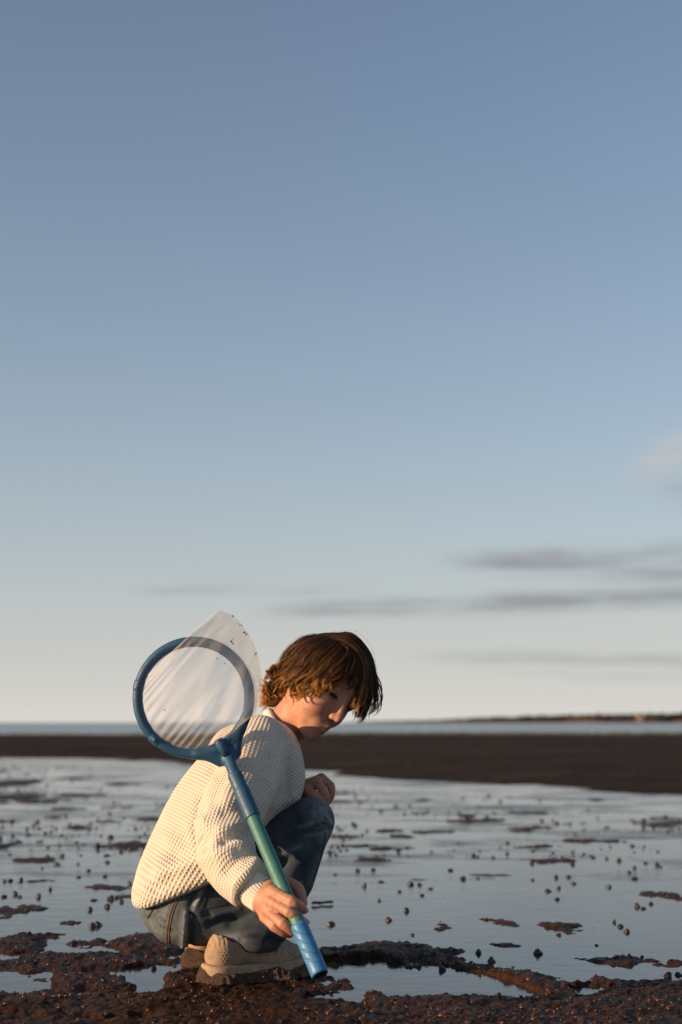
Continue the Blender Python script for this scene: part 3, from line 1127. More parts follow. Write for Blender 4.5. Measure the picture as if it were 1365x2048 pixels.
def sweater_sdf(p):
    d = torso_sdf(p)
    d = smin(d, sleeve_sdf(p), 0.022)
    d = smin(d, sleeve2_sdf(p), 0.02)
    d = smax(d, -cone(p, NECK_C - NECK_N * 0.01, NECK_C + NECK_N * 0.14, 0.046, 0.075), 0.012)
    e0, e1 = P(510, 1778, -.350), P(530, 1797, -.362)
    ed = (e1 - e0) / np.linalg.norm(e1 - e0)
    pl_ = (p[0] - e0[0]) * ed[0] + (p[1] - e0[1]) * ed[1] + (p[2] - e0[2]) * ed[2]
    d = smax(d, np.where(ball(p, e0, 0.055) < 0, pl_, -1.0), 0.010)
    return d


SV, SQ = surface(sweater_sdf, (-0.44, -0.43, 0.09), (0.0, 0.25, 0.56), 0.0024)
FOLDS = [
    ([(432, 1540), (392, 1612), (362, 1668)], 13, -.006), ([(418, 1560), (372, 1640)], 10, .003),
    ([(338, 1678), (402, 1640)], 9, .008), ([(350, 1708), (402, 1690)], 15, -.012), ([(322, 1748), (370, 1730), (425, 1702)], 12, .007),
    ([(330, 1620), (345, 1580)], 12, .003), ([(310, 1780), (345, 1755)], 10, -.003),
    ([(402, 1600), (394, 1650), (398, 1698)], 7, -.006),
    ([(440, 1660), (470, 1652), (505, 1650)], 8, .006), ([(448, 1682), (478, 1668), (508, 1676)], 7, -.009), ([(440, 1712), (470, 1690), (505, 1694)], 8, .006),
    ([(452, 1740), (480, 1712), (512, 1706)], 7, -.007), ([(470, 1770), (500, 1738), (520, 1716)], 8, .005), ([(482, 1796), (508, 1762), (528, 1728)], 6, -.006), ([(497, 1812), (520, 1775), (540, 1742)], 6, .005),
    ([(455, 1600), (490, 1590), (520, 1604)], 9, .004), ([(450, 1625), (480, 1618), (510, 1628)], 8, -.005),
    ([(540, 1520), (525, 1570), (515, 1620)], 9, -.006), ([(562, 1500), (552, 1560), (545, 1610)], 9, .005), ([(578, 1520), (575, 1590)], 6, -.004),
    ([(505, 1470), (480, 1530), (455, 1580)], 12, .004), ([(475, 1510), (450, 1560), (425, 1600)], 9, -.004),
]
SV = sculpt(SV, SQ, [(a, b_ * 1.35, c * 1.15) for a, b_, c in FOLDS])
SV = relax(SV, SQ, 4)


def axis_param(V, axis, ref):
    """length along an axis and angle round it"""
    ax_ = spline(axis, 120)
    seg = np.linalg.norm(np.diff(ax_, axis=0), axis=1)
    L_ = np.concatenate([[0], np.cumsum(seg)])
    T = np.gradient(ax_, axis=0); T /= np.linalg.norm(T, axis=1, keepdims=True)
    A = ref[None] - (T @ ref)[:, None] * T
    A /= np.linalg.norm(A, axis=1, keepdims=True)
    B_ = np.cross(T, A)
    s = np.zeros(len(V)); w_ = np.zeros(len(V)); ca = np.zeros(len(V)); sa = np.zeros(len(V))
    d2 = np.stack([((V - a) ** 2).sum(1) for a in ax_], 1)
    i = d2.argmin(1)
    rel = V - ax_[i]
    along = L_[i] + (rel * T[i]).sum(1)
    ang = np.arctan2((rel * B_[i]).sum(1), (rel * A[i]).sum(1))
    return along, ang


CELL = 0.0064
arm = sleeve_sdf((SV[:, 0], SV[:, 1], SV[:, 2])) < torso_sdf((SV[:, 0], SV[:, 1], SV[:, 2])) - 0.002
la, aa = axis_param(SV, torso_axis, np.array([0.25, -1.0, 0.0]))
lb, ab = axis_param(SV, rs_pts, np.array([0.35, -1.0, 0.1]))
wu = np.where(arm, ab * 0.050 / CELL, aa * 0.112 / CELL)
wv_ = np.where(arm, lb / CELL, la / CELL)
SN = normals(SV, SQ)
prof = np.abs(np.sin(wu * PI)) * np.abs(np.sin(wv_ * PI))
SV = SV + SN * ((0.4 - prof ** 1.5) * 0.0007)[:, None]
sweater = mesh_obj('sweater', SV, SQ, m_knit, person, attrs=dict(wu=wu, wv=wv_))

# ribbed cuffs and neckband
def rib_band(name, center, axis, r0, r1, length, ribs, parent, wob=0.0, squash=1.0, ref=(0, -1, 0.1)):
    axis = np.asarray(axis) / np.linalg.norm(axis)
    A = np.asarray(ref, float); A = A - (A @ axis) * axis; A /= np.linalg.norm(A)
    B_ = np.cross(axis, A)
    n, m = ribs * 4, 12
    V = []
    for j in range(m):
        s = j / (m - 1)
        if s <= 0.8:
            z, rr = s / 0.8 * length, r0 + (r1 - r0) * s / 0.8
        else:                                   # turned in at the edge
            k = (s - 0.8) / 0.2
            z, rr = length + 0.0015 * math.sin(k * PI), r1 - 0.005 * k
        for i in range(n):
            a = i * 2 * PI / n
            q = rr + 0.0008 * math.cos(a * ribs)
            V.append(center + axis * z + A * (q * math.cos(a)) + B_ * (q * math.sin(a) * squash))
    F = [(j * n + i, j * n + (i + 1) % n, (j + 1) * n + (i + 1) % n, (j + 1) * n + i) for j in range(m - 1) for i in range(n)]
    return mesh_obj(name, V, F, m_cuff, parent)


rib_band('cuff', P(499, 1769, -.346), P(530, 1798, -.362) - P(499, 1769, -.346), 0.033, 0.0275, 0.040, 34, sweater)
rib_band('cuff', P(574, 1595, .079), P(600, 1582, .062) - P(574, 1595, .079), 0.027, 0.025, 0.020, 30, sweater)


def neckband():
    A = np.array([0, -1.0, 0]); A = A - (A @ NECK_N) * NECK_N; A /= np.linalg.norm(A)
    B_ = np.cross(NECK_N, A)
    n, m = 240, 10
    V = []
    for i in range(n):
        a = i * 2 * PI / n
        rad_ = A * math.cos(a) * 1.05 + B_ * math.sin(a)
        c_ = NECK_C + rad_ * 0.0525 - NECK_N * 0.002
        for j in range(m):
            q = j * 2 * PI / m
            rib = 1 + 0.07 * math.cos(a * 60)
            V.append(c_ + (rad_ * 0.0065 * math.cos(q) + NECK_N * 0.0105 * math.sin(q)) * rib)
    F = [(i * m + j, i * m + (j + 1) % m, ((i + 1) % n) * m + (j + 1) % m, ((i + 1) % n) * m + j) for i in range(n) for j in range(m)]
    mesh_obj('neckband', V, F, m_cuff, sweater)


neckband()

# ------------------------------------------------------------------ jeans
def jeans_sdf(p):
    d = ball(p, P(366, 1815, -.070), 0.070)
    d = smin(d, ball(p, P(360, 1812, .040), 0.071), 0.04)
    d = smin(d, cone(p, PELVIS - BL * 0.05, PELVIS + BL * 0.05, 0.068, 0.068), 0.03)
    d = smin(d, chain(p, [P(388, 1798, -.072), P(500, 1728, -.080), R_KN], [0.068, 0.060, 0.043]), 0.02)
    d = smin(d, chain(p, [R_KN, P(578, 1755, -.095), P(512, 1862, -.088)], [0.0425, 0.050, 0.054]), 0.016)
    d = smin(d, chain(p, [P(430, 1835, -.085), P(500, 1850, -.088)], [0.050, 0.046]), 0.03)
    d = smin(d, chain(p, [P(375, 1798, .055), P(490, 1730, .08), L_KN], [0.072, 0.060, 0.042]), 0.016)
    d = smin(d, chain(p, [L_KN, P(560, 1750, .10), P(480, 1845, .085)], [0.042, 0.048, 0.050]), 0.016)
    # leg ends
    d = smax(d, -(p[2] - P(480, 1898, -.09)[2]) + (p[0] - P(480, 1890, -.09)[0]) * -0.06, 0.006)
    return d


JV, JQ = surface(jeans_sdf, (-0.42, -0.20, 0.03), (0.02, 0.20, 0.37), 0.0030)
JF = [
    ([(372, 1828), (366, 1895)], 6, .007), ([(384, 1832), (380, 1890)], 6, -.008), ([(375, 1822), (402, 1826)], 5, .005),
    ([(392, 1790), (378, 1830)], 7, -.005), ([(410, 1775), (385, 1818)], 6, .004),
    ([(640, 1650), (600, 1690), (560, 1730)], 8, -.005), ([(650, 1672), (610, 1720)], 8, .004), ([(640, 1620), (655, 1650)], 7, .003), ([(630, 1700), (590, 1770)], 9, -.004), ([(600, 1800), (540, 1850)], 10, .004),
    ([(460, 1850), (540, 1830)], 9, -.006), ([(440, 1872), (520, 1862), (580, 1880)], 8, .005), ([(580, 1640), (620, 1610)], 6, -.003), ([(600, 1655), (640, 1640), (662, 1648)], 5, .003), ([(610, 1672), (645, 1665)], 5, -.004),
    ([(520, 1700), (560, 1690), (600, 1660)], 7, -.005), ([(530, 1716), (570, 1712), (612, 1690)], 7, .004), ([(560, 1600), (590, 1625), (600, 1650)], 6, -.004),
    ([(300, 1838), (320, 1858), (345, 1866)], 6, -.003), ([(345, 1800), (335, 1830)], 6, .002), ([(420, 1850), (470, 1838), (520, 1815)], 7, -.006), ([(430, 1830), (480, 1818)], 6, .004), ([(540, 1880), (560, 1850), (585, 1830)], 7, -.005),
]
JV = sculpt(JV, JQ, [(a, b_, c * 1.4) for a, b_, c in JF])
JV = relax(JV, JQ, 2)
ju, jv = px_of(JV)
worn_lit = 0.55 * np.exp(-(np.hypot((ju - 650) / 30, (jv - 1625) / 45)) ** 2) + 0.8 * np.exp(-(seg_dist_px(ju, jv, [(374, 1826), (366, 1896)]) / 4) ** 2) \
    + 0.7 * np.exp(-(seg_dist_px(ju, jv, [(386, 1818), (404, 1776)]) / 4) ** 2) + 0.8 * np.exp(-(np.hypot((ju - 470) / 22, (jv - 1878) / 9)) ** 2) + 0.28 * np.exp(-(np.hypot((ju - 325) / 60, (jv - 1840) / 60)) ** 2) + 0.30 * np.exp(-(seg_dist_px(ju, jv, [(662, 1650), (640, 1730), (612, 1800)]) / 10) ** 2) + 0.35 * np.exp(-(seg_dist_px(ju, jv, [(610, 1672), (650, 1664)]) / 4) ** 2) + 0.3 * np.exp(-(seg_dist_px(ju, jv, [(600, 1655), (645, 1640)]) / 4) ** 2) + 0.3 * np.exp(-(seg_dist_px(ju, jv, [(530, 1716), (612, 1690)]) / 5) ** 2)  # faded knee, seams and hem; hip patch and thigh folds are painted sunlight
jeans = mesh_obj('jeans', JV, JQ, m_denim, person, attrs=dict(worn_lit=np.clip(worn_lit, 0, 1)))
jbvh = BVHTree.FromPolygons([Vector(v) for v in JV], quad_faces(JQ))


def on_surface(bvh, pts, lift=0.0006, n=40, fallback=-0.1):
    """points of the near surface along a measured line"""
    out = []
    for (u, v) in spline(pts, n):
        d = Vector(ray(u, v)).normalized()
        h, nn, _, _ = bvh.ray_cast(Vector(CO), d)
        if h is not None:
            if nn.dot(d) > 0:
                nn = -nn
            out.append(np.array(h + nn * lift))
    return np.array(out)


def seam(pts, r, mat, name='seam', lift=0.0006, n=50, parent=None):
    q = on_surface(jbvh, pts, lift, n)
    if len(q) > 3:
        V, F = tube(q, r, 6)
        return mesh_obj(name, V, quad_faces(F), mat, parent or jeans)


for off in (0, 5.5):
    seam([(358 + off, 1790), (345 + off, 1812), (337 + off, 1840), (333 + off, 1865), (333 + off, 1886)], 0.0009, m_thread)
seam([(361, 1790), (348, 1812), (339.5, 1840), (335.7, 1865), (335.7, 1886)], 0.0024, m_denim, lift=-0.0006)
seam([(319, 1797), (308, 1818), (296, 1836)], 0.0012, m_rivet and plain('dark_seam', (0.02, 0.02, 0.025), 0.9, 0.2))
seam([(398, 1822), (430, 1814), (455, 1808)], 0.0006, m_denim)
seam([(404, 1817), (412, 1795), (424, 1770)], 0.0011, m_denim)
seam([(390, 1766), (400, 1771), (412, 1774)], 0.0007, m_thread)
seam([(652, 1665), (640, 1720), (622, 1770), (605, 1810)], 0.0009, m_denim)
q = on_surface(jbvh, [(406, 1761), (408, 1762)], 0.001, 3)
if len(q):
    Vr, Fr = ico_sub(2)
    mesh_obj('rivet', q[1] + Vr * np.array([.0042, .0025, .0042]), [tuple(map(int, f)) for f in Fr], m_rivet, jeans)
# ------------------------------------------------------------------ shoes
m_shoe, t, b = new_mat('beige_knit_shoe')
pos = objco(t)
n1 = t.noise(pos, 40.0, 4.0)
kv = t.new('ShaderNodeTexVoronoi'); kv.inputs['Scale'].default_value = 620.0
t.l.new(pos, kv.inputs['Vector'])
t.put(b.inputs['Base Color'], t.ramp(n1, [(0.3, (0.29, 0.205, 0.130)), (0.7, (0.39, 0.285, 0.190))]))
b.inputs['Roughness'].default_value = 0.85
b.inputs['Specular IOR Level'].default_value = 0.2
bump(t, b, kv.outputs['Distance'], 0.0008, 0.8)
spl = t.math('MULTIPLY', t.smooth(t.noise(pos, 95.0, 5.0, 0.75), 0.56, 0.66), t.smooth(t.noise(pos, 18.0, 2.0), 0.40, 0.60))
t.put(b.inputs['Base Color'], t.mix(spl, b.inputs['Base Color'].links[0].from_socket, (0.10, 0.05, 0.027, 1)))
m_sole = plain('tan_rubber_sole', (0.30, 0.21, 0.135), 0.6, 0.3, 0.25, 60.0)
m_crust, t, b = new_mat('wet_mud_on_sole')
pos = objco(t)
n1 = t.noise(pos, 70.0, 4.0)
n2 = t.noise(pos, 420.0, 4.0, 0.7)
t.put(b.inputs['Base Color'], t.ramp(n1, [(0.3, (0.022, 0.009, 0.005)), (0.7, (0.090, 0.036, 0.016))]))
t.put(b.inputs['Roughness'], t.smooth(n2, 0.3, 0.7, 0.18, 0.6))
bump(t, b, n2, 0.004, 1.0)


def make_shoe(heel, toe, z0, muddy, seed):
    ex = np.array([toe[0] - heel[0], toe[1] - heel[1], 0.0])
    ex /= np.linalg.norm(ex)
    ey = np.array([-ex[1], ex[0], 0.0])
    org = np.array([heel[0], heel[1], z0])
    L_ = 0.222
    loc = frame(org, ex, ey, UP, 1.0)

    def foot2d(q, grow=0.0):
        d = None
        for (xa, ra), (xb, rb) in zip([(.034, .034), (.09, .030), (.150, .040), (.190, .032)][:-1], [(.034, .034), (.09, .030), (.150, .040), (.190, .032)][1:]):
            ax = q[0] - xa
            h = np.clip(ax / (xb - xa), 0, 1)
            e = np.sqrt((ax - h * (xb - xa)) ** 2 + q[1] ** 2) - (ra + (rb - ra) * h)
            d = e if d is None else smin(d, e, 0.02)
        return d - grow

    def lift(q):
        return 0.012 * np.clip((q[0] - 0.15) / 0.07, 0, 1) ** 2 + 0.004 * np.clip((0.03 - q[0]) / 0.03, 0, 1) ** 2

    def sole_sdf(p):
        q = loc(p)
        z = q[2] - lift(q)
        flare = 0.004 * np.clip((0.03 - z) / 0.03, 0, 1)
        return smax(smax(foot2d(q, 0.002) - flare, z - 0.030, 0.006), -(z - 0.000), 0.004)

    def upper_sdf(p):
        q = loc(p)
        d = cone(q, (.036, 0, .045), (.040, 0, .066), .0325, .0290)
        d = smin(d, cone(q, (.075, 0, .056), (.150, 0, .034), .0300, .0330), 0.02)
        d = smin(d, cone(q, (.150, 0, .036), (.192, 0, .030), .0330, .0240), 0.02)
        d = smax(d, foot2d(q, 0.0015), 0.004)
        d = smax(d, q[2] - (.087 - 0.10 * np.clip(q[0] - .05, 0, 1) + 0.05 * np.clip(0.03 - q[0], 0, 1)), 0.005)
        d = smax(d, -cone(q, (.048, 0, .075), (.060, 0, .12), .026, .030), 0.005)
        d = smax(d, -(q[2] - .020), 0.003)
        return d

    def crust_sdf(p):
        q = loc(p)
        n = 0.55 * vnoise(q[0] * 70, q[1] * 70, q[2] * 70, seed) + 0.45 * vnoise(q[0] * 170, q[1] * 170, q[2] * 170, seed + 1)
        n = n.astype(np.float32)
        top = (0.021 if not muddy else 0.022) + (0.008 if not muddy else 0.013) * vnoise(q[0] * 45 + 3, q[1] * 45, 0 * q[2], seed + 2) - (0.0 if muddy else 0.007) * np.clip(1 - np.abs(q[0] - .06) / .05, 0, 1)
        d = foot2d(q, 0.0065) - 0.0058 * n - 0.005 * np.clip((0.02 - q[2]) / 0.02, 0, 1) ** 2
        return smax(smax(d, q[2] - top, 0.006), -(q[2] + 0.004), 0.003)

    cen = org + ex * 0.11
    bl, bh = cen - np.array([0.135, 0.11, 0]), cen + np.array([0.135, 0.11, 0])
    bl[2], bh[2] = z0 - 0.012, z0 + 0.115
    root = bpy.data.objects.new('shoe', None)
    V, Q = surface(upper_sdf, bl, bh, 0.0016)
    V = relax(V, Q, 1)
    # pressed pattern: rows of pits at the heel, slanted slits along the side
    N = normals(V, Q)
    q = loc((V[:, 0], V[:, 1], V[:, 2]))
    side = np.clip((np.abs(N @ ey) - 0.35) * 3, 0, 1)
    hx, hz = q[0] / 0.0062, q[2] / 0.0052
    hx = hx + 0.5 * (np.floor(hz) % 2)
    pit = np.clip(1 - 2.6 * np.hypot(hx - np.floor(hx) - .5, hz - np.floor(hz) - .5), 0, 1)
    inh = np.clip(1 - np.hypot((q[0] - .040) / .026, (q[2] - .048) / .017) ** 4, 0, 1) + np.clip(1 - np.hypot((q[0] - .125) / .02, (q[2] - .062) / .008) ** 4, 0, 1)
    slit = np.zeros(len(V))
    for sx_, ln in ((.082, .010), (.097, .017), (.114, .016), (.130, .012), (.144, .008)):
        dd = seg_dist_px(q[0], q[2], [(sx_, .044), (sx_ + .006, .044 + ln)])
        slit = np.maximum(slit, np.clip(1.3 - dd / .0022, 0, 1))
    ridge = 0.0006 * np.sin(q[0] * 900) * np.clip((q[2] - .06) / .01, 0, 1)
    V = V - N * (side * (0.0024 * pit * inh + 0.0026 * slit) + ridge)[:, None]
    return root, (V, Q), surface(sole_sdf, bl, bh, 0.0024), surface(crust_sdf, bl, bh, 0.0019 if not muddy else 0.0024)


heel_r, toe_r = G(409, 1962, .012), G(655, 1936, .012)
heel_l, toe_l = G(377, 1926, .012), G(600, 1899, .012)
for heel, toe, z0, muddy, seed, lb in ((heel_r, toe_r, 0.010, False, 3, 'beige knit shoe with mud caked along its sole'), (heel_l, toe_l, 0.008, True, 9, 'beige knit shoe with its heel plastered in red mud')):
    root, up_m, so_m, cr_m = make_shoe(heel, toe, z0, muddy, seed)
    COL.objects.unlink(root) if root.name in COL.objects else None
    upper = mesh_obj('shoe', *up_m, m_shoe, person)
    upper['label'] = lb
    mesh_obj('sole', *so_m, m_sole, upper)
    mesh_obj('mud_crust', *cr_m, m_crust, upper)
    bpy.data.objects.remove(root)

# ------------------------------------------------------------------ hair
m_hair, t, b = new_mat('brown_hair')
hv = t.new('ShaderNodeAttribute', attribute_name='tint').outputs['Fac']
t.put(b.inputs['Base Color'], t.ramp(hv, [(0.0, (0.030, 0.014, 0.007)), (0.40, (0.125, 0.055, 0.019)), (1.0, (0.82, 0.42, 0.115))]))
b.inputs['Roughness'].default_value = 0.38
b.inputs['Specular IOR Level'].default_value = 0.45
b.inputs['Subsurface Weight'].default_value = 0.0
hcol = b.inputs['Base Color'].links[0].from_socket
htl = t.new('ShaderNodeBsdfTranslucent')
t.l.new(hcol, htl.inputs['Color'])
hmx = t.new('ShaderNodeMixShader')
hmx.inputs[0].default_value = 0.38
t.l.new(b.outputs[0], hmx.inputs[1]); t.l.new(htl.outputs[0], hmx.inputs[2])
t.l.new(hmx.outputs[0], m_hair.node_tree.nodes['Material Output'].inputs['Surface'])


def Z2(x, y):
    return (500 + x / 4.875, 1230 + y / 4.875)


# guides over the near side of the head, in survey pixels, from the back to the brow
SIDE = [
    [(740, 132), (560, 180), (400, 285), (305, 395), (262, 480), (205, 530), (178, 575), (195, 615)],
    [(770, 150), (590, 215), (440, 335), (345, 455), (285, 545), (225, 595), (205, 640), (240, 665)],
    [(800, 160), (640, 255), (500, 385), (415, 500), (340, 585), (270, 640), (262, 690), (310, 705)],
    [(840, 170), (700, 285), (580, 400), (500, 510), (430, 590), (350, 655), (330, 720), (370, 760)],
    [(880, 190), (760, 305), (650, 420), (560, 535), (470, 620), (400, 700), (360, 770), (400, 840), (470, 872)],
    [(920, 205), (820, 325), (720, 430), (630, 545), (535, 630), (455, 710), (425, 785), (470, 850), (545, 885)],
    [(960, 225), (880, 350), (780, 460), (690, 560), (600, 645), (520, 715), (495, 795), (530, 860), (590, 850)],
    [(990, 245), (940, 370), (850, 480), (750, 570), (670, 640), (600, 705), (580, 780), (600, 840), (618, 800)],
    [(1010, 260), (980, 400), (900, 510), (810, 590), (735, 640), (665, 690), (630, 740), (625, 770)],
    [(1020, 270), (1020, 420), (970, 540), (890, 610), (810, 650), (745, 665), (705, 690)],
]
NAPE = [
    [(320, 480), (265, 590), (225, 660), (170, 680), (135, 650), (120, 615)],
    [(350, 540), (300, 640), (255, 720), (195, 750), (150, 725), (135, 690)],
    [(380, 580), (330, 690), (285, 770), (215, 815), (150, 800), (140, 760)],
    [(420, 620), (360, 730), (310, 800), (240, 845), (170, 850), (130, 870)],
    [(450, 640), (400, 750), (350, 815), (280, 850), (220, 870), (160, 900)],
]
BANG = [
    [(700, 150), (860, 160), (1000, 210), (1075, 340), (1105, 480), (1090, 620), (1050, 740), (1005, 850), (958, 945)],
    [(700, 150), (860, 160), (1010, 215), (1100, 350), (1135, 500), (1120, 650), (1080, 790), (1030, 900), (985, 960)],
    [(700, 150), (860, 160), (1020, 220), (1125, 360), (1165, 520), (1155, 690), (1115, 850), (1060, 960), (1035, 1015)],
    [(700, 150), (860, 160), (1010, 205), (1130, 350), (1190, 500), (1195, 680), (1165, 850), (1110, 970), (1065, 1040)],
    [(700, 150), (860, 160), (1000, 195), (1135, 330), (1215, 500), (1240, 680), (1230, 840), (1170, 950), (1090, 1040)],
    [(700, 150), (860, 160), (985, 185), (1120, 300), (1205, 440), (1250, 640), (1258, 770), (1240, 880), (1195, 985), (1140, 1012)],
    [(700, 150), (860, 160), (965, 170), (1100, 280), (1190, 420), (1235, 600), (1245, 760), (1225, 900), (1170, 985)],
]
ENV_C = (-0.006, 0.018, 0.0)
ENV = (0.1085, 0.1030, 0.089)


def env_near(u, v, k):
    """the near point of the hair's envelope (scaled by k) on the sight line; the rim where it misses"""
    d = ray(u, v); d = d / np.linalg.norm(d)
    o = (CO - HC) / HS
    ol = np.array([o @ HF, o @ HU, o @ HR]) - np.array(ENV_C)
    dl = np.array([d @ HF, d @ HU, d @ HR])
    E = np.array(ENV) * k
    a = ((dl / E) ** 2).sum(); bq = 2 * ((ol * dl) / E ** 2).sum(); c = ((ol / E) ** 2).sum() - 1
    disc = bq * bq - 4 * a * c
    s = (-bq - math.sqrt(disc)) / (2 * a) if disc > 0 else -bq / (2 * a)
    return CO + d * (s * HS)


def guide(pts, k=1.0, ydrop=None, n=28):
    out = [env_near(*Z2(*q), k) for q in pts]
    out = np.array(out)
    if ydrop is not None:
        f_ = np.clip(np.linspace(-0.25, 1, len(out)), 0, 1)
        out[:, 1] = (1 - f_) * (0.5 * ydrop[0] - 0.01) + f_ * ydrop[1] if False else np.interp(np.arange(len(out)), [0, 2, len(out) - 1], [0.4 * ydrop[0] - 0.015, ydrop[0], ydrop[1]])
    return spline(out, n)


NS = 28
r_h = rng_(17)
strandV, strandF, strandT = [], [], []
vcount = 0


def add_strand(path, w0, tint):
    global vcount
    n = len(path)
    T = np.gradient(path, axis=0); T /= np.linalg.norm(T, axis=1, keepdims=True) + 1e-9
    ref = np.array([0.3, -0.8, 0.5])
    A = np.cross(T, ref); A /= np.linalg.norm(A, axis=1, keepdims=True) + 1e-9
    B_ = np.cross(T, A)
    s = np.linspace(0, 1, n)
    wd = w0 * np.clip(1.15 - s ** 2.2, 0.12, 1)
    ang = np.array([0, 2.094, 4.189])
    V = path[:, None] + wd[:, None, None] * (np.cos(ang)[None, :, None] * A[:, None] + np.sin(ang)[None, :, None] * B_[:, None])
    i = np.arange(n - 1)[:, None]; j = np.arange(3)[None]
    Q = np.stack([i * 3 + j, i * 3 + (j + 1) % 3, (i + 1) * 3 + (j + 1) % 3, (i + 1) * 3 + j], -1).reshape(-1, 4)
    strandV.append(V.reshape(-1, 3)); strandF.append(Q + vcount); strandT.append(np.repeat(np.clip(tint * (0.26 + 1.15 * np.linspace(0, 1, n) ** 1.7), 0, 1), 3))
    vcount += n * 3


def wave_noise(n, amp, freq):
    s = np.linspace(0, 1, n)
    ph = r_h.random(3) * 6.28
    return np.stack([np.sin(s * freq * 6.28 + ph[i]) for i in range(3)], 1) * amp * (s[:, None] ** 1.2)


def comb(guides, locks, per, spread, w0, curl=0.003, mirror=False, kr=(0.92, 0.99), short=(0.93, 1.0), tint=(0.15, 0.95), helix=0.0):
    """locks of hair: each follows a blend of two neighbouring guides and gathers towards its tip"""
    gs = [g for g in guides]
    for _ in range(locks):
        f = r_h.random() * (len(gs) - 1)
        i = int(f); f -= i
        k = r_h.uniform(*kr)
        base = gs[i] * (1 - f) + gs[min(i + 1, len(gs) - 1)] * f
        base = HC + (base - HC) * (k * (0.88 + 0.12 * np.clip(np.linspace(0, 1, NS) * 5, 0, 1)))[:, None]
        base = base + wave_noise(NS, curl, r_h.uniform(1.0, 2.2))
        tl = r_h.uniform(*tint)
        ln = r_h.uniform(*short)
        s = np.linspace(0, 1, NS)
        T = np.gradient(base, axis=0); T /= np.linalg.norm(T, axis=1, keepdims=True) + 1e-9
        out = base - HC; out /= np.linalg.norm(out, axis=1, keepdims=True)
        sidev = np.cross(T, out); sidev /= np.linalg.norm(sidev, axis=1, keepdims=True) + 1e-9
        if helix:
            ramp = np.clip((s - 0.42) / 0.5, 0, 1)[:, None] ** 1.2 * helix * r_h.uniform(0.5, 1.3)
            ph = r_h.uniform(0, 6.28) + s[:, None] * 6.28 * r_h.uniform(1.1, 2.2) * r_h.choice([-1, 1])
            base = base + ramp * (sidev * np.cos(ph) + 0.7 * out * np.sin(ph))
        for _ in range(per):
            a, c = r_h.normal(0, 1, 2)
            gather = ((0.35 + 0.65 * np.clip(s * 4, 0, 1)) * (1.0 - 0.84 * s ** 1.2))[:, None]
            pth = base + sidev * (a * spread) * gather + out * (c * spread * 0.45) * gather
            pth = pth + wave_noise(NS, 0.0012, r_h.uniform(1, 3))
            m = max(6, int(NS * ln * r_h.uniform(0.86, 1.0)))
            pth = pth[:m]
            if mirror:
                rel = pth - HC
                pth = pth - 2 * (rel @ HR)[:, None] * HR[None]
            add_strand(pth, w0 * r_h.uniform(0.7, 1.2), np.clip(tl + r_h.normal(0, 0.12), 0, 1))


EAR = [
    [(740, 520), (630, 575), (520, 640), (430, 710), (385, 780), (420, 850), (520, 888)],
    [(770, 550), (670, 600), (570, 655), (490, 725), (462, 795), (505, 862), (585, 872)],
    [(790, 570), (700, 615), (620, 670), (555, 730), (535, 795), (560, 850), (612, 835)],
    [(800, 590), (730, 630), (670, 680), (620, 730), (600, 780), (612, 820), (635, 800)],
]
ear_g = [guide(q, 1.0, None, NS) for q in EAR]
side_g = [guide(q, 1.0, None, NS) for q in SIDE]
nape_g = [guide(q, 0.97, None, NS) for q in NAPE]
bang_g = []


def tuck(g):
    """keep the first half of a lock on the round of the head"""
    loc_ = np.stack([(g - HC) @ HF, (g - HC) @ HU, (g - HC) @ HR], 1) / HS - np.array(ENV_C)
    lv = np.sqrt(((loc_ / np.array(ENV)) ** 2).sum(1))
    s_ = np.linspace(0, 1, len(g))
    f_ = np.clip((0.62 - s_) / 0.25, 0, 1)
    k_ = 1 + f_ * (np.minimum(1.0, 0.985 / lv) - 1)
    loc_ = loc_ * k_[:, None] + np.array(ENV_C)
    return HC + HS * (loc_[:, :1] * HF + loc_[:, 1:2] * HU + loc_[:, 2:] * HR)


for q, yd in zip(BANG, ((-.055, -.062), (-.050, -.055), (-.035, -.040), (-.015, -.020), (.005, .000), (.02, .02), (.035, .04))):
    bang_g.append(tuck(guide(q, 1.0, yd, NS)))
far_g = [g + np.array([-0.006 * i, 0.02 + 0.008 * i, -0.004 * i]) for i, g in enumerate(bang_g[2:])]
comb(side_g, 90, 30, 0.0058, 0.00046, curl=0.008, kr=(0.90, 0.96), tint=(0.0, 0.35), helix=0.004)
comb(side_g, 60, 34, 0.0042, 0.00044, curl=0.013, kr=(0.94, 1.00), tint=(0.1, 1.0), helix=0.009)
comb(side_g[1:9], 56, 26, 0.0024, 0.00042, curl=0.014, kr=(0.96, 1.03), tint=(0.4, 1.0), helix=0.013)
comb(side_g, 50, 6, 0.0075, 0.00036, curl=0.010, kr=(0.97, 1.03), tint=(0.4, 1.0), helix=0.008)
comb(side_g, 110, 22, 0.0070, 0.00060, mirror=True)
comb(ear_g, 30, 34, 0.0036, 0.00042, curl=0.006, kr=(0.90, 0.98), tint=(0.4, 1.0), helix=0.004)
comb(ear_g, 16, 20, 0.0018, 0.00040, curl=0.008, kr=(0.96, 1.02), tint=(0.7, 1.0), helix=0.006)
comb(nape_g, 34, 30, 0.0036, 0.00044, curl=0.009, kr=(0.93, 1.01), tint=(0.2, 1.0), helix=0.009)
comb(nape_g, 30, 18, 0.0020, 0.00042, curl=0.010, kr=(0.97, 1.04), tint=(0.6, 1.0), helix=0.011)
comb(nape_g, 24, 20, 0.0060, 0.00055, curl=0.008, mirror=True)
comb([g + np.array([0, 0.03, 0]) for g in nape_g], 24, 20, 0.0060, 0.00055, curl=0.010)
comb(bang_g, 40, 28, 0.0036, 0.00044, curl=0.007, tint=(0.0, 0.45), kr=(0.93, 0.99), helix=0.006, short=(0.66, 1.0))
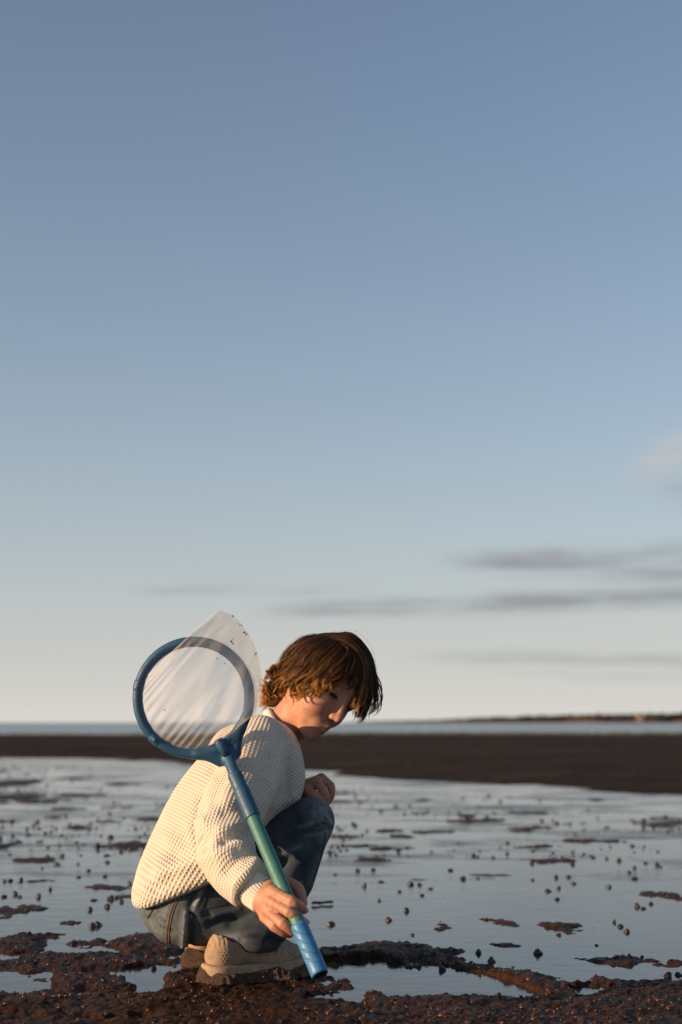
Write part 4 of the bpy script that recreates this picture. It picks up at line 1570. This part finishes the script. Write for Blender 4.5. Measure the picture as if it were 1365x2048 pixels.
comb(bang_g[:3], 12, 16, 0.0016, 0.00044, curl=0.006, tint=(0.5, 1.0), kr=(0.96, 1.0), helix=0.005)
comb(bang_g[2:], 24, 22, 0.0018, 0.00044, curl=0.008, tint=(0.1, 0.6), kr=(0.97, 1.02), helix=0.012, short=(0.80, 1.0))
comb([side_g[8], side_g[9], bang_g[0], bang_g[1]], 30, 18, 0.0034, 0.00044, curl=0.006, kr=(0.92, 0.98), short=(0.60, 0.85))
FORE = [
    [(980, 235), (1035, 370), (1025, 490), (975, 590), (890, 655)],
    [(990, 240), (1055, 390), (1060, 530), (1025, 640), (950, 715)],
    [(1000, 245), (1080, 400), (1092, 560), (1068, 690), (1005, 800)],
]
fore_g = [guide(q, 0.97, None, NS) for q in FORE]
comb(fore_g, 24, 22, 0.0034, 0.00042, curl=0.005, tint=(0.0, 0.5), kr=(0.93, 0.99), helix=0.003)
comb(far_g, 44, 22, 0.0060, 0.00055, curl=0.006, tint=(0.0, 0.4), kr=(0.93, 0.99), helix=0.005)
comb(side_g + bang_g, 70, 2, 0.0090, 0.00020, curl=0.009, kr=(0.97, 1.015), tint=(0.4, 1.0), helix=0.010)      # loose single hairs
# the mass of hair close to the scalp
CE = (0.097, 0.093, 0.079)


def cap_sdf(p):
    q = head_loc(p)
    n = (0.0035 * vnoise(q[0] * 40, q[1] * 40, q[2] * 40, 5)).astype(np.float32)
    d = ellip(q, ENV_C, *CE) - n
    qa2 = np.abs(q[2])
    face = (q[0] - 0.030) * 0.80 - (q[1] - 0.030) * 0.60                 # keep the face free
    d = smax(d, face - 0.025, 0.012)
    d = smax(d, -(q[1] + 0.055) + (q[0] + 0.02) * 0.5, 0.012)
    return d * HS


CVt, CQ = surface(cap_sdf, HC - 0.115, HC + 0.115, 0.0030)
HV = np.concatenate([CVt] + strandV)
HQ = np.concatenate([CQ] + [f + len(CVt) for f in strandF])
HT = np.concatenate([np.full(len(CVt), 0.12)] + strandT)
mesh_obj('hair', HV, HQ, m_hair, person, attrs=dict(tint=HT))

# brows and lashes
m_lash = plain('dark_lashes', (0.03, 0.016, 0.010), 0.6, 0.3)
for nm, rows in (('eyebrow', 60), ('eyelashes', 34)):
    for sgn in (1, -1):
        Vs, Fs, o = [], [], 0
        for i in range(rows):
            s = i / (rows - 1)
            if nm == 'eyebrow':
                f, u, rr = 0.0835 - 0.014 * s ** 2, 0.0155 + 0.006 * math.sin(s * 2.6), 0.013 + 0.033 * s
                a = HW(f, u - 0.002, sgn * rr); c_ = HW(f + 0.001 - 0.004 * s, u + 0.003 * (1 - s), sgn * (rr + 0.006))
                wd = 0.0005
            else:
                f, u, rr = 0.0800 - 0.006 * (2 * s - 1) ** 2, -0.0120 - 0.001 * s, 0.0205 + 0.022 * s
                a = HW(f - 0.002, u, sgn * rr); c_ = HW(f + 0.0050, u - 0.0065, sgn * (rr + 0.004 * (s - 0.3)))
                wd = 0.0008
            V, Q = tube(np.linspace(a, c_, 4), np.array([wd, wd, wd * .8, wd * .3]), 3, caps=False)
            Vs.append(V); Fs.append(Q + o); o += len(V)
        mesh_obj(nm, np.concatenate(Vs), np.concatenate(Fs), m_lash, person)
# ================================================================== the net
m_blue, t, b = new_mat('blue_plastic')
n1 = t.noise(objco(t), 30.0, 4.0)
n2 = t.noise(objco(t), 260.0, 3.0)
t.put(b.inputs['Base Color'], t.ramp(n1, [(0.3, (0.015, 0.066, 0.135)), (0.7, (0.021, 0.082, 0.160))]))
t.put(b.inputs['Roughness'], t.smooth(n2, 0.3, 0.7, 0.42, 0.60))
bump(t, b, n2, 0.0004, 0.5)
m_grip, t, b = new_mat('bright_blue_grip')
n1 = t.noise(objco(t), 40.0, 4.0)
n2 = t.noise(objco(t), 300.0, 3.0)
t.put(b.inputs['Base Color'], t.ramp(n1, [(0.3, (0.035, 0.165, 0.345)), (0.7, (0.048, 0.195, 0.390))]))
t.put(b.inputs['Roughness'], t.smooth(n2, 0.3, 0.7, 0.42, 0.58))
m_green, t, b = new_mat('green_plastic_tube')
n1 = t.noise(objco(t), 50.0, 4.0)
n2 = t.noise(objco(t), 300.0, 3.0)
t.put(b.inputs['Base Color'], t.ramp(n1, [(0.3, (0.038, 0.150, 0.128)), (0.7, (0.050, 0.175, 0.148))]))
t.put(b.inputs['Roughness'], t.smooth(n2, 0.3, 0.7, 0.45, 0.62))
m_hole = plain('dark_inside', (0.012, 0.02, 0.03), 0.6, 0.3)

NB, NTp = P(641, 1950, -0.470), P(449, 1500, -0.252)      # open end of the handle, root of the yoke
NA = (NTp - NB) / np.linalg.norm(NTp - NB)                # along the handle
NX = np.array([0.92, -0.18, 0.0]); NX = NX - (NX @ NA) * NA; NX /= np.linalg.norm(NX)
NN = np.cross(NA, NX); NN *= -1 if NN[1] > 0 else 1       # towards the viewer
net = bpy.data.objects.new('insect_net', None)
COL.objects.link(net)
tag(net, 'blue hoop net with white mesh bag and green and blue handle in the child\'s hand', 'net')


def along(v_px):
    """distance along the handle from its open end for a survey row"""
    best = None
    for s in np.linspace(-0.02, 0.75, 400):
        q = NB + NA * s
        _, vv = px_of(q[None])
        e = abs(vv[0] - v_px)
        if best is None or e < best[0]:
            best = (e, s)
    return best[1]


def lathe(name, prof, mat, parent, sides=40, tw=None, smooth=True):
    """surface turned round the handle's axis: prof = (distance, radius)"""
    V = []
    for (s, r) in prof:
        for i in range(sides):
            a = i * 2 * PI / sides
            rr = r + (tw(s, a) if tw else 0)
            V.append(NB + NA * s + (NX * math.cos(a) + NN * math.sin(a)) * rr)
    F = [(j * sides + i, j * sides + (i + 1) % sides, (j + 1) * sides + (i + 1) % sides, (j + 1) * sides + i) for j in range(len(prof) - 1) for i in range(sides)]
    return mesh_obj(name, V, F, mat, parent, smooth=smooth)


s_grip1, s_green1, s_fer1, s_neck = along(1850), along(1634), along(1548), along(1512)


def groove(s, a):
    g = 0
    for k in range(5):
        c = 0.022 + k * 0.0175
        x = (s - c) - 0.0085 * ((a - PI / 2) / 1.0)
        if abs(a - PI / 2) < 1.15:
            g -= 0.0014 * math.exp(-(x / 0.0020) ** 2)
    return g


gp = [(0.0, 0.0120), (0.0, 0.0140)] + [(x, 0.0149) for x in np.linspace(0.003, s_grip1 - 0.003, 90)] + [(s_grip1, 0.0141), (s_grip1 + 0.0005, 0.0122)]
grip = lathe('grip', gp, m_grip, net, 64, groove)
lathe('grip_bore', [(0.0, 0.0121), (0.03, 0.0119), (0.05, 0.0119), (0.05, 0.0001)], m_hole, grip)
lathe('tube', [(s_grip1 - 0.02, 0.0123), (s_green1, 0.0123), (s_green1 + 0.01, 0.0118)], m_green, net)
fp = [(s_green1 - 0.002, 0.0124), (s_green1 - 0.002, 0.0134), (s_green1, 0.0139)]
mid = s_green1 + (s_fer1 - s_green1) * 0.62
fp += [(x, 0.0141) for x in np.linspace(s_green1 + 0.002, mid, 24)] + [(mid + 0.0012, 0.0133), (mid + 0.0024, 0.0133), (mid + 0.0034, 0.0138)] + [(x, 0.0136) for x in np.linspace(mid + 0.005, s_fer1 - 0.002, 16)] + [(s_fer1, 0.0128), (s_fer1 + 0.001, 0.0100)]
lathe('ferrule', fp, m_blue, net, 64, lambda s, a: (0.0004 * math.cos(a * 26) if s < mid - 0.004 else 0.0))

# hoop and yoke as one moulded frame
RH_ = 0.1035
HCN = P(388, 1395, -0.262)
HAX = NTp - HCN; HAX = -HAX / np.linalg.norm(HAX)          # from the yoke to the hoop's middle: the frame leans back a little
HNX = NX - (NX @ HAX) * HAX; HNX /= np.linalg.norm(HNX)
HNN = np.cross(HAX, HNX); HNN *= -1 if HNN[1] > 0 else 1
net_loc = frame(HCN, HNX, HAX, HNN, 1.0)          # x across, y along, z towards the viewer
STEM = NB + NA * (s_fer1 + 0.004)
STEM_L = tuple(float(a) for a in net_loc(tuple(STEM)))


def hoop_sdf(p):
    q = net_loc(p)
    rr = np.sqrt(q[0] ** 2 + q[1] ** 2)
    a_ = np.sqrt(((rr - RH_) / 1.0) ** 2 + (q[2] / 1.0) ** 2) - 0.0083
    rim = np.sqrt((rr - RH_ + 0.0072) ** 2 + (q[2] - 0.001) ** 2) - 0.0035       # inner lip that holds the bag
    d = smin(a_, rim, 0.004)
    for ang in (197, 137):                                                      # joints between the two hoop pieces
        c = (RH_ * math.cos(R(ang)), RH_ * math.sin(R(ang)), 0.0)
        t_ = (-math.sin(R(ang)), math.cos(R(ang)), 0)
        e0 = tuple(c[i] - 0.007 * t_[i] for i in range(3)); e1 = tuple(c[i] + 0.007 * t_[i] for i in range(3))
        ax = (q[0] - c[0]) * t_[0] + (q[1] - c[1]) * t_[1]
        sl = smax(np.sqrt((rr - RH_) ** 2 + q[2] ** 2) - 0.0096, np.abs(ax) - 0.009, 0.002)
        d = np.minimum(d, np.where(ball(q, c, 0.03) < 0, sl, 1.0))
        d = np.minimum(d, cone(q, (c[0], c[1], 0.0065), (c[0], c[1], 0.0102), 0.0042, 0.0040))
    # yoke
    yk = 0.0098
    for sg in (-1, 1):
        a0 = R(270 + sg * 26)
        p0 = (RH_ * math.cos(a0), RH_ * math.sin(a0), 0.0)
        p1 = (sg * 0.0075, -RH_ - 0.026, 0.0)
        d = smin(d, cone(q, p0, p1, 0.0078, 0.0095), 0.010)
    web = smax(np.abs(q[2]) - 0.0065, np.maximum(np.abs(q[0]) - 0.030 - 0.5 * np.clip(q[1] + RH_ + 0.016, -0.02, 0.03), np.abs(q[1] + RH_ + 0.010) - 0.020), 0.004)
    d = smin(d, web, 0.008)
    d = smin(d, cone(q, (0, -RH_ - 0.018, 0), STEM_L, 0.0105, 0.0108), 0.006)
    return d


def inside_ring(q):
    return q


hb = 0.142
hv_, hq_ = surface(hoop_sdf, HCN - np.array([hb, 0.10, 0.19]), HCN + np.array([hb, 0.07, hb]), 0.0017)
hoop = mesh_obj('hoop', hv_, hq_, m_blue, net)


def local_pt(x, y, z):
    return HCN + HNX * x + HAX * y + HNN * z


# plug standing on the yoke, round bosses with screws
def disc(name, c, r, h, mat, parent, ring=False):
    V = []
    prof = [(0, r), (h * .8, r), (h, r * .86), (h, r * .5), (h * .55, r * .42), (h * .55, 0.00005)] if ring else [(0, r), (h * .8, r), (h, r * .8), (h, 0.00005)]
    n = 24
    for (z, rr) in prof:
        for i in range(n):
            a = i * 2 * PI / n
            V.append(local_pt(c[0] + rr * math.cos(a), c[1] + rr * math.sin(a), c[2] + z))
    F = [(j * n + i, j * n + (i + 1) % n, (j + 1) * n + (i + 1) % n, (j + 1) * n + i) for j in range(len(prof) - 1) for i in range(n)]
    return mesh_obj(name, V, F, mat, parent)


disc('screw_boss', (-0.024, -RH_ - 0.006, 0.0075), 0.0062, 0.0022, m_blue, hoop, True)
disc('screw_boss', (0.019, -RH_ + 0.0005, 0.0085), 0.0062, 0.0022, m_blue, hoop, True)
pv, pf = tube(np.array([local_pt(0.0, -RH_ - 0.020, 0.006), local_pt(0.0, -RH_ - 0.004, 0.008), local_pt(0.0, -RH_ + 0.014, 0.009), local_pt(0.0, -RH_ + 0.0155, 0.009)]), np.array([0.0092, 0.0092, 0.0088, 0.0075]), 28)
mesh_obj('plug', pv, quad_faces(pf), m_blue, hoop)

# ---- the mesh bag, blown up and over the hoop
m_net, t, b = new_mat('white_net_mesh')
au = t.new('ShaderNodeAttribute', attribute_name='nu').outputs['Fac']
av = t.new('ShaderNodeAttribute', attribute_name='nv').outputs['Fac']
gu = t.math('POWER', t.math('ABSOLUTE', t.math('SINE', t.math('MULTIPLY', au, PI))), 2.0)
gv = t.math('POWER', t.math('ABSOLUTE', t.math('SINE', t.math('MULTIPLY', av, PI))), 2.0)
thr = t.math('MAXIMUM', gu, gv)
cov = t.smooth(thr, 0.40, 0.98, 0.16, 0.42)
dirt = t.noise(objco(t), 30.0, 4.0)
cover = t.math('MULTIPLY_ADD', t.smooth(dirt, 0.45, 0.75), 0.10, cov)
df = t.new('ShaderNodeBsdfDiffuse'); df.inputs['Color'].default_value = (0.86, 0.81, 0.77, 1)
tl = t.new('ShaderNodeBsdfTranslucent'); tl.inputs['Color'].default_value = (0.86, 0.80, 0.76, 1)
mx = t.new('ShaderNodeMixShader'); mx.inputs[0].default_value = 0.45
t.l.new(df.outputs[0], mx.inputs[1]); t.l.new(tl.outputs[0], mx.inputs[2])
tr = t.new('ShaderNodeBsdfTransparent')
mo = t.new('ShaderNodeMixShader')
t.put(mo.inputs[0], cover)
t.l.new(tr.outputs[0], mo.inputs[1]); t.l.new(mx.outputs[0], mo.inputs[2])
t.l.new(mo.outputs[0], m_net.node_tree.nodes['Material Output'].inputs['Surface'])


def plane_xy(u, v, z):
    """hoop-plane coordinates of a survey pixel at height z above the hoop's plane"""
    d = ray(u, v)
    o = CO - HCN
    s = (z - o @ HNN) / (d @ HNN)
    q = o + d * s
    return np.array([q @ HNX, q @ HAX, z])


def build_bag():
    ridge_px = [(431, 1226), (437, 1222), (452, 1224), (475, 1238), (501, 1274), (516, 1308), (523, 1350), (524, 1380), (520, 1415), (508, 1438)]
    rz = np.interp(np.linspace(0, 1, len(ridge_px)), [0, .15, .6, 1], [.030, .034, .032, .012])
    ridge = spline([plane_xy(u, v, z) for (u, v), z in zip(ridge_px, rz)], 200)
    n, m = 260, 90
    V, nu, nv = [], [], []
    ti, sj = np.meshgrid(np.arange(n) * 2 * PI / n, np.linspace(0, 1, m), indexing='ij')
    wn = 0.55 * fbm(np.cos(ti) * 2.0 + sj, np.sin(ti) * 2.0, sj * 1.3, 77, 2) + 0.55 * (0.45 - np.abs(vnoise(np.cos(ti) * 2.6 + 1.2 * sj, np.sin(ti) * 2.6, sj * 1.8 + 4, 78))) + 0.18 * (0.45 - np.abs(vnoise(np.cos(ti) * 6 + 2 * sj, np.sin(ti) * 6, sj * 4 + 4, 79)))
    r0 = RH_ - 0.0085
    th0 = math.atan2(*plane_xy(292, 1346, 0)[[1, 0]])            # where the near sheet leaves the hoop
    th1 = math.atan2(*plane_xy(505, 1440, 0)[[1, 0]])
    for i in range(n):
        th = i * 2 * PI / n
        p0 = np.array([r0 * math.cos(th), r0 * math.sin(th), 0.003])
        # how far along the ridge this meridian ends: 0 at the peak, 1 where the ridge comes back to the hoop
        a = (th - th1) % (2 * PI)
        w1 = (th0 - th1) % (2 * PI)
        f = 1 - a / w1 if a <= w1 else (a - w1) / (2 * PI - w1)
        f = f ** 0.8 if a <= w1 else f
        e = ridge[int(np.clip(f, 0, 1) * 199)]
        nearside = a > w1
        for j in range(m):
            s = j / (m - 1)
            q = p0 * (1 - s) + e * s
            hump = math.sin(s * PI)
            q[2] += hump * (0.030 if nearside else -0.018)
            wr = 0.012 * float(wn[i, j])
            q[2] += wr * hump + 0.0045 * math.sin(th * 37 + 2.0 * math.sin(th * 5)) * (1 - s) ** 7 * min(1.0, s * 12)
            q[:2] += 0.006 * float(wn[i, m - 1 - j]) * hump
            V.append(local_pt(*q))
            nu.append(th * r0 / 0.0026); nv.append(s * 0.19 / 0.0026)
    V = np.array(V)
    F = [(i * m + j, ((i + 1) % n) * m + j, ((i + 1) % n) * m + j + 1, i * m + j + 1) for i in range(n) for j in range(m - 1)]
    bag = mesh_obj('mesh_bag', V, F, m_net, net, attrs=dict(nu=nu, nv=nv))
    bv = BVHTree.FromPolygons([Vector(v) for v in V], F)
    m_speck = plain('dried_mud_specks', (0.10, 0.055, 0.035), 0.9, 0.1)
    r = rng_(33)
    bvs, bfs = ico_sub(1)
    for (u, v, s) in [(466, 1232, 2.2), (480, 1250, 1.5), (484, 1251, 1.3), (489, 1265, 2.6), (493, 1269, 2.0), (512, 1307, 2.2), (510, 1311, 1.3), (463, 1283, 2.6), (466, 1287, 2.2), (467, 1278, 1.4), (330, 1420, 1.8), (434, 1317, 1.5), (450, 1327, 1.6), (520, 1372, 1.6), (476, 1247, 1.0)]:
        d = Vector(ray(u, v)).normalized()
        h, nn, _, _ = bv.ray_cast(Vector(CO), d)
        if h is None:
            continue
        q = np.array(h) - np.array(d) * 0.0006 + bvs * np.array([s, 0.5, s * 0.8]) * 0.00085 * (1 + 0.5 * (r.random((len(bvs), 1)) - .5))
        mesh_obj('mud_speck', q, [tuple(map(int, f)) for f in bfs], m_speck, bag)


build_bag()

# ================================================================== lumps standing on the wet flat
m_lump, t, b = new_mat('dark_wet_lump')
n1 = t.noise(objco(t), 130.0, 4.0)
t.put(b.inputs['Base Color'], t.ramp(n1, [(0.3, (0.010, 0.007, 0.005)), (0.6, (0.028, 0.017, 0.011)), (0.85, (0.085, 0.045, 0.026))]))
b.inputs['Roughness'].default_value = 0.35
bump(t, b, n1, 0.003, 0.8)


def lump_mesh(seed):
    v, f = ico_sub(2)
    r = 1 + 0.42 * fbm(v[:, 0] * 1.6 + seed, v[:, 1] * 1.6, v[:, 2] * 1.6, seed, 3)
    v = v * r[:, None]
    z = v[:, 2]
    v[:, :2] *= (1.0 - 0.22 * np.clip(z, -1, 1))[:, None]
    v[:, 2] = (z + 0.62) * 0.95
    o = mesh_obj('mud_lump', v, f, m_lump)
    me = o.data
    bpy.data.objects.remove(o)
    return me


lumps = [lump_mesh(s) for s in (1, 2, 3, 4, 5, 6, 7, 8, 9)]
Z6 = [(805, 978, 1.25), (435, 1040, 1.3), (576, 975, 1.0), (345, 1028, .9), (887, 905, 1.0), (1190, 795, 1.0), (1213, 803, 1.0), (1243, 785, .9), (1150, 893, 1.0), (1127, 873, 1.0), (1102, 856, .7), (228, 848, .9), (296, 812, .9), (192, 772, .8), (357, 752, .9), (269, 738, .9), (313, 710, 1), (347, 712, .9), (390, 726, .9), (134, 715, 1), (199, 699, .9), (108, 656, 1.1), (168, 653, .8), (467, 655, .9), (517, 688, .9), (574, 686, .7), (632, 606, 1), (688, 591, .8), (785, 692, .8), (846, 735, 1.1), (887, 724, .8), (880, 767, .9), (876, 683, .8), (924, 681, .9), (943, 706, 1.1), (1080, 720, 1), (1179, 688, 1.1), (940, 630, 1.2), (923, 620, .8), (1120, 617, 1.1), (1181, 646, .8), (1223, 627, .8), (1267, 633, 1), (1281, 640, .8), (1160, 662, .7), (1270, 582, .7), (1310, 1065, 1.2), (1350, 1060, .8), (5, 865, 1.3), (22, 672, .7), (65, 575, .8), (23, 595, .7), (89, 475, 1), (529, 462, 1.1), (198, 425, 1), (782, 628, 1), (1020, 606, .8), (1072, 610, .8), (320, 905, .8), (375, 1000, .9), (625, 1008, 1.1), (1033, 945, .5), (1160, 983, .5), (1210, 990, .5), (655, 1168, .7)]
Z7 = [(463, 1533, 1.7), (585, 1425, 1.1), (620, 1418, 1.1), (570, 1320, 1.1), (680, 1300, 1.1), (595, 1258, .9), (700, 1250, 1.1), (25, 1237, 1.3), (97, 1220, .9), (125, 1238, 1), (247, 1237, .9), (320, 1190, .8), (135, 1132, .9), (68, 1135, .9), (30, 1138, .8), (497, 1112, 1), (560, 1070, 1), (665, 1107, .9), (680, 1018, 1), (495, 1027, .8), (268, 1055, .6), (362, 1030, 1.2), (820, 1157, 1), (770, 1268, .9), (185, 845, 1), (390, 845, .9), (485, 890, .9), (620, 918, 1), (700, 860, 1.1), (305, 920, .7), (78, 760, .8), (915, 835, .8), (640, 850, .8), (970, 1693, .9), (405, 1785, .7)]
spots = [(660 + x / 1.936, 1400 + y / 1.936, s) for x, y, s in Z6] + [(x / 3.16, 1400 + y / 3.16, s) for x, y, s in Z7]
OWN = {
    0: 'dark upright lump standing alone in open water behind the pebbly red ridge', 1: 'largest dark lump standing inside the pool beyond the handle tip', 2: 'dark lump standing at the water edge just behind the ridge of the long pool',
    3: 'pale lit lump beside the big dark one in the long pool', 4: 'orange lit lump on the near edge of the small flat mud island', 11: 'dark lump in open water just beyond the dark bank beside the shoe',
    46: 'muddy lump at the picture edge on the ridge end', 48: 'dark lump in open water beside the child\'s knuckles',
    65: 'biggest dark round lump in the water between the two mud banks', 66: 'nearer of two touching brown lumps in water behind the child\'s jeans', 67: 'farther of two touching brown lumps in water behind the child\'s jeans', 69: 'shiny lit lump on the streak of mud near the jeans',
}
rl = rng_(44)
n_named = len(spots)
nc0 = 6500
cu, cv = rl.uniform(-60, 1425, nc0), 1522 + 190 * rl.random(nc0) ** 2.0
cs = 0.20 + 0.66 * rl.random(nc0) ** 2.0
okc = (rl.random(nc0) < 0.5 + 0.9 * fbm(cu / 160, cv / 26, seed=95)) & (cv > np.interp(cu, [a for a, _ in edge_px], [c for _, c in edge_px]) + 8)
cand = [(float(p_), float(q_), float(r_)) for p_, q_, r_ in zip(cu[okc], cv[okc], cs[okc])][:2000]
cand = [c for c in cand if not (330 < c[0] < 640 and c[1] > 1640)]
cand.sort(key=lambda c: -c[2] * (c[1] - 1445))
rest = []
all_g = np.array([G(u, v + 3, 0.0) for u, v, _ in spots + cand])
all_z = np.maximum(0.0, mud_height(all_g[:, 0], all_g[:, 1]))
for i, (u, v, s) in enumerate(spots + cand):
    if 330 < u < 640 and v > 1640 and i >= n_named:
        continue
    g = G(u, v + 3, 0.0)
    dist = g[1] + CAM_D
    size = 0.0062 * s * (1.0 + 0.11 * (dist - 2.6))
    z = float(all_z[i])
    if i < 300:
        o = bpy.data.objects.new('mud_lump', lumps[i % 9])
        COL.objects.link(o)
        o.location = (g[0], g[1], z - size * 0.25)
        o.rotation_euler = (0, 0, rl.uniform(0, 6.28))
        wide = rl.uniform(.8, 1.7) if i >= n_named and rl.random() < .5 else rl.uniform(.85, 1.15)
        o.scale = (size * wide * rl.uniform(.85, 1.3), size * wide, size * rl.uniform(.6, 1.15))
        tag(o, OWN.get(i, 'small dark rounded lump of mud standing on the wet flat'), 'mud lump', 'lumps of mud dotted over the wet flat')
    else:
        rest.append((g[0], g[1], size * 0.25, size))
rest = np.array(rest)
tag(scatter_blobs('far_mud_lumps', rest[:, :3], rest[:, 3], m_lump, 8, squash=0.7, jitter=0.5), 'countless tiny dark lumps dotting the far side of the wet flat', 'mud', kind='stuff')

# a thin straight twig lying in the shallow water beside the hand
m_twig = plain('dark_twig', (0.03, 0.018, 0.012), 0.6, 0.3, 0.4, 200.0)
ta, tb = G(624, 1806, 0.006), G(666, 1804, 0.006)
tv, tf = tube(np.linspace(ta, tb, 12) + np.stack([np.zeros(12), np.zeros(12), 0.0006 * np.sin(np.arange(12) * 0.9)], 1), np.interp(np.arange(12), [0, 6, 11], [0.0042, 0.0032, 0.0036]), 8)
twig = mesh_obj('twig', tv, quad_faces(tf), m_twig)
tag(twig, 'thin straight dark twig lying in the shallow water beyond the child\'s fingers', 'twig')
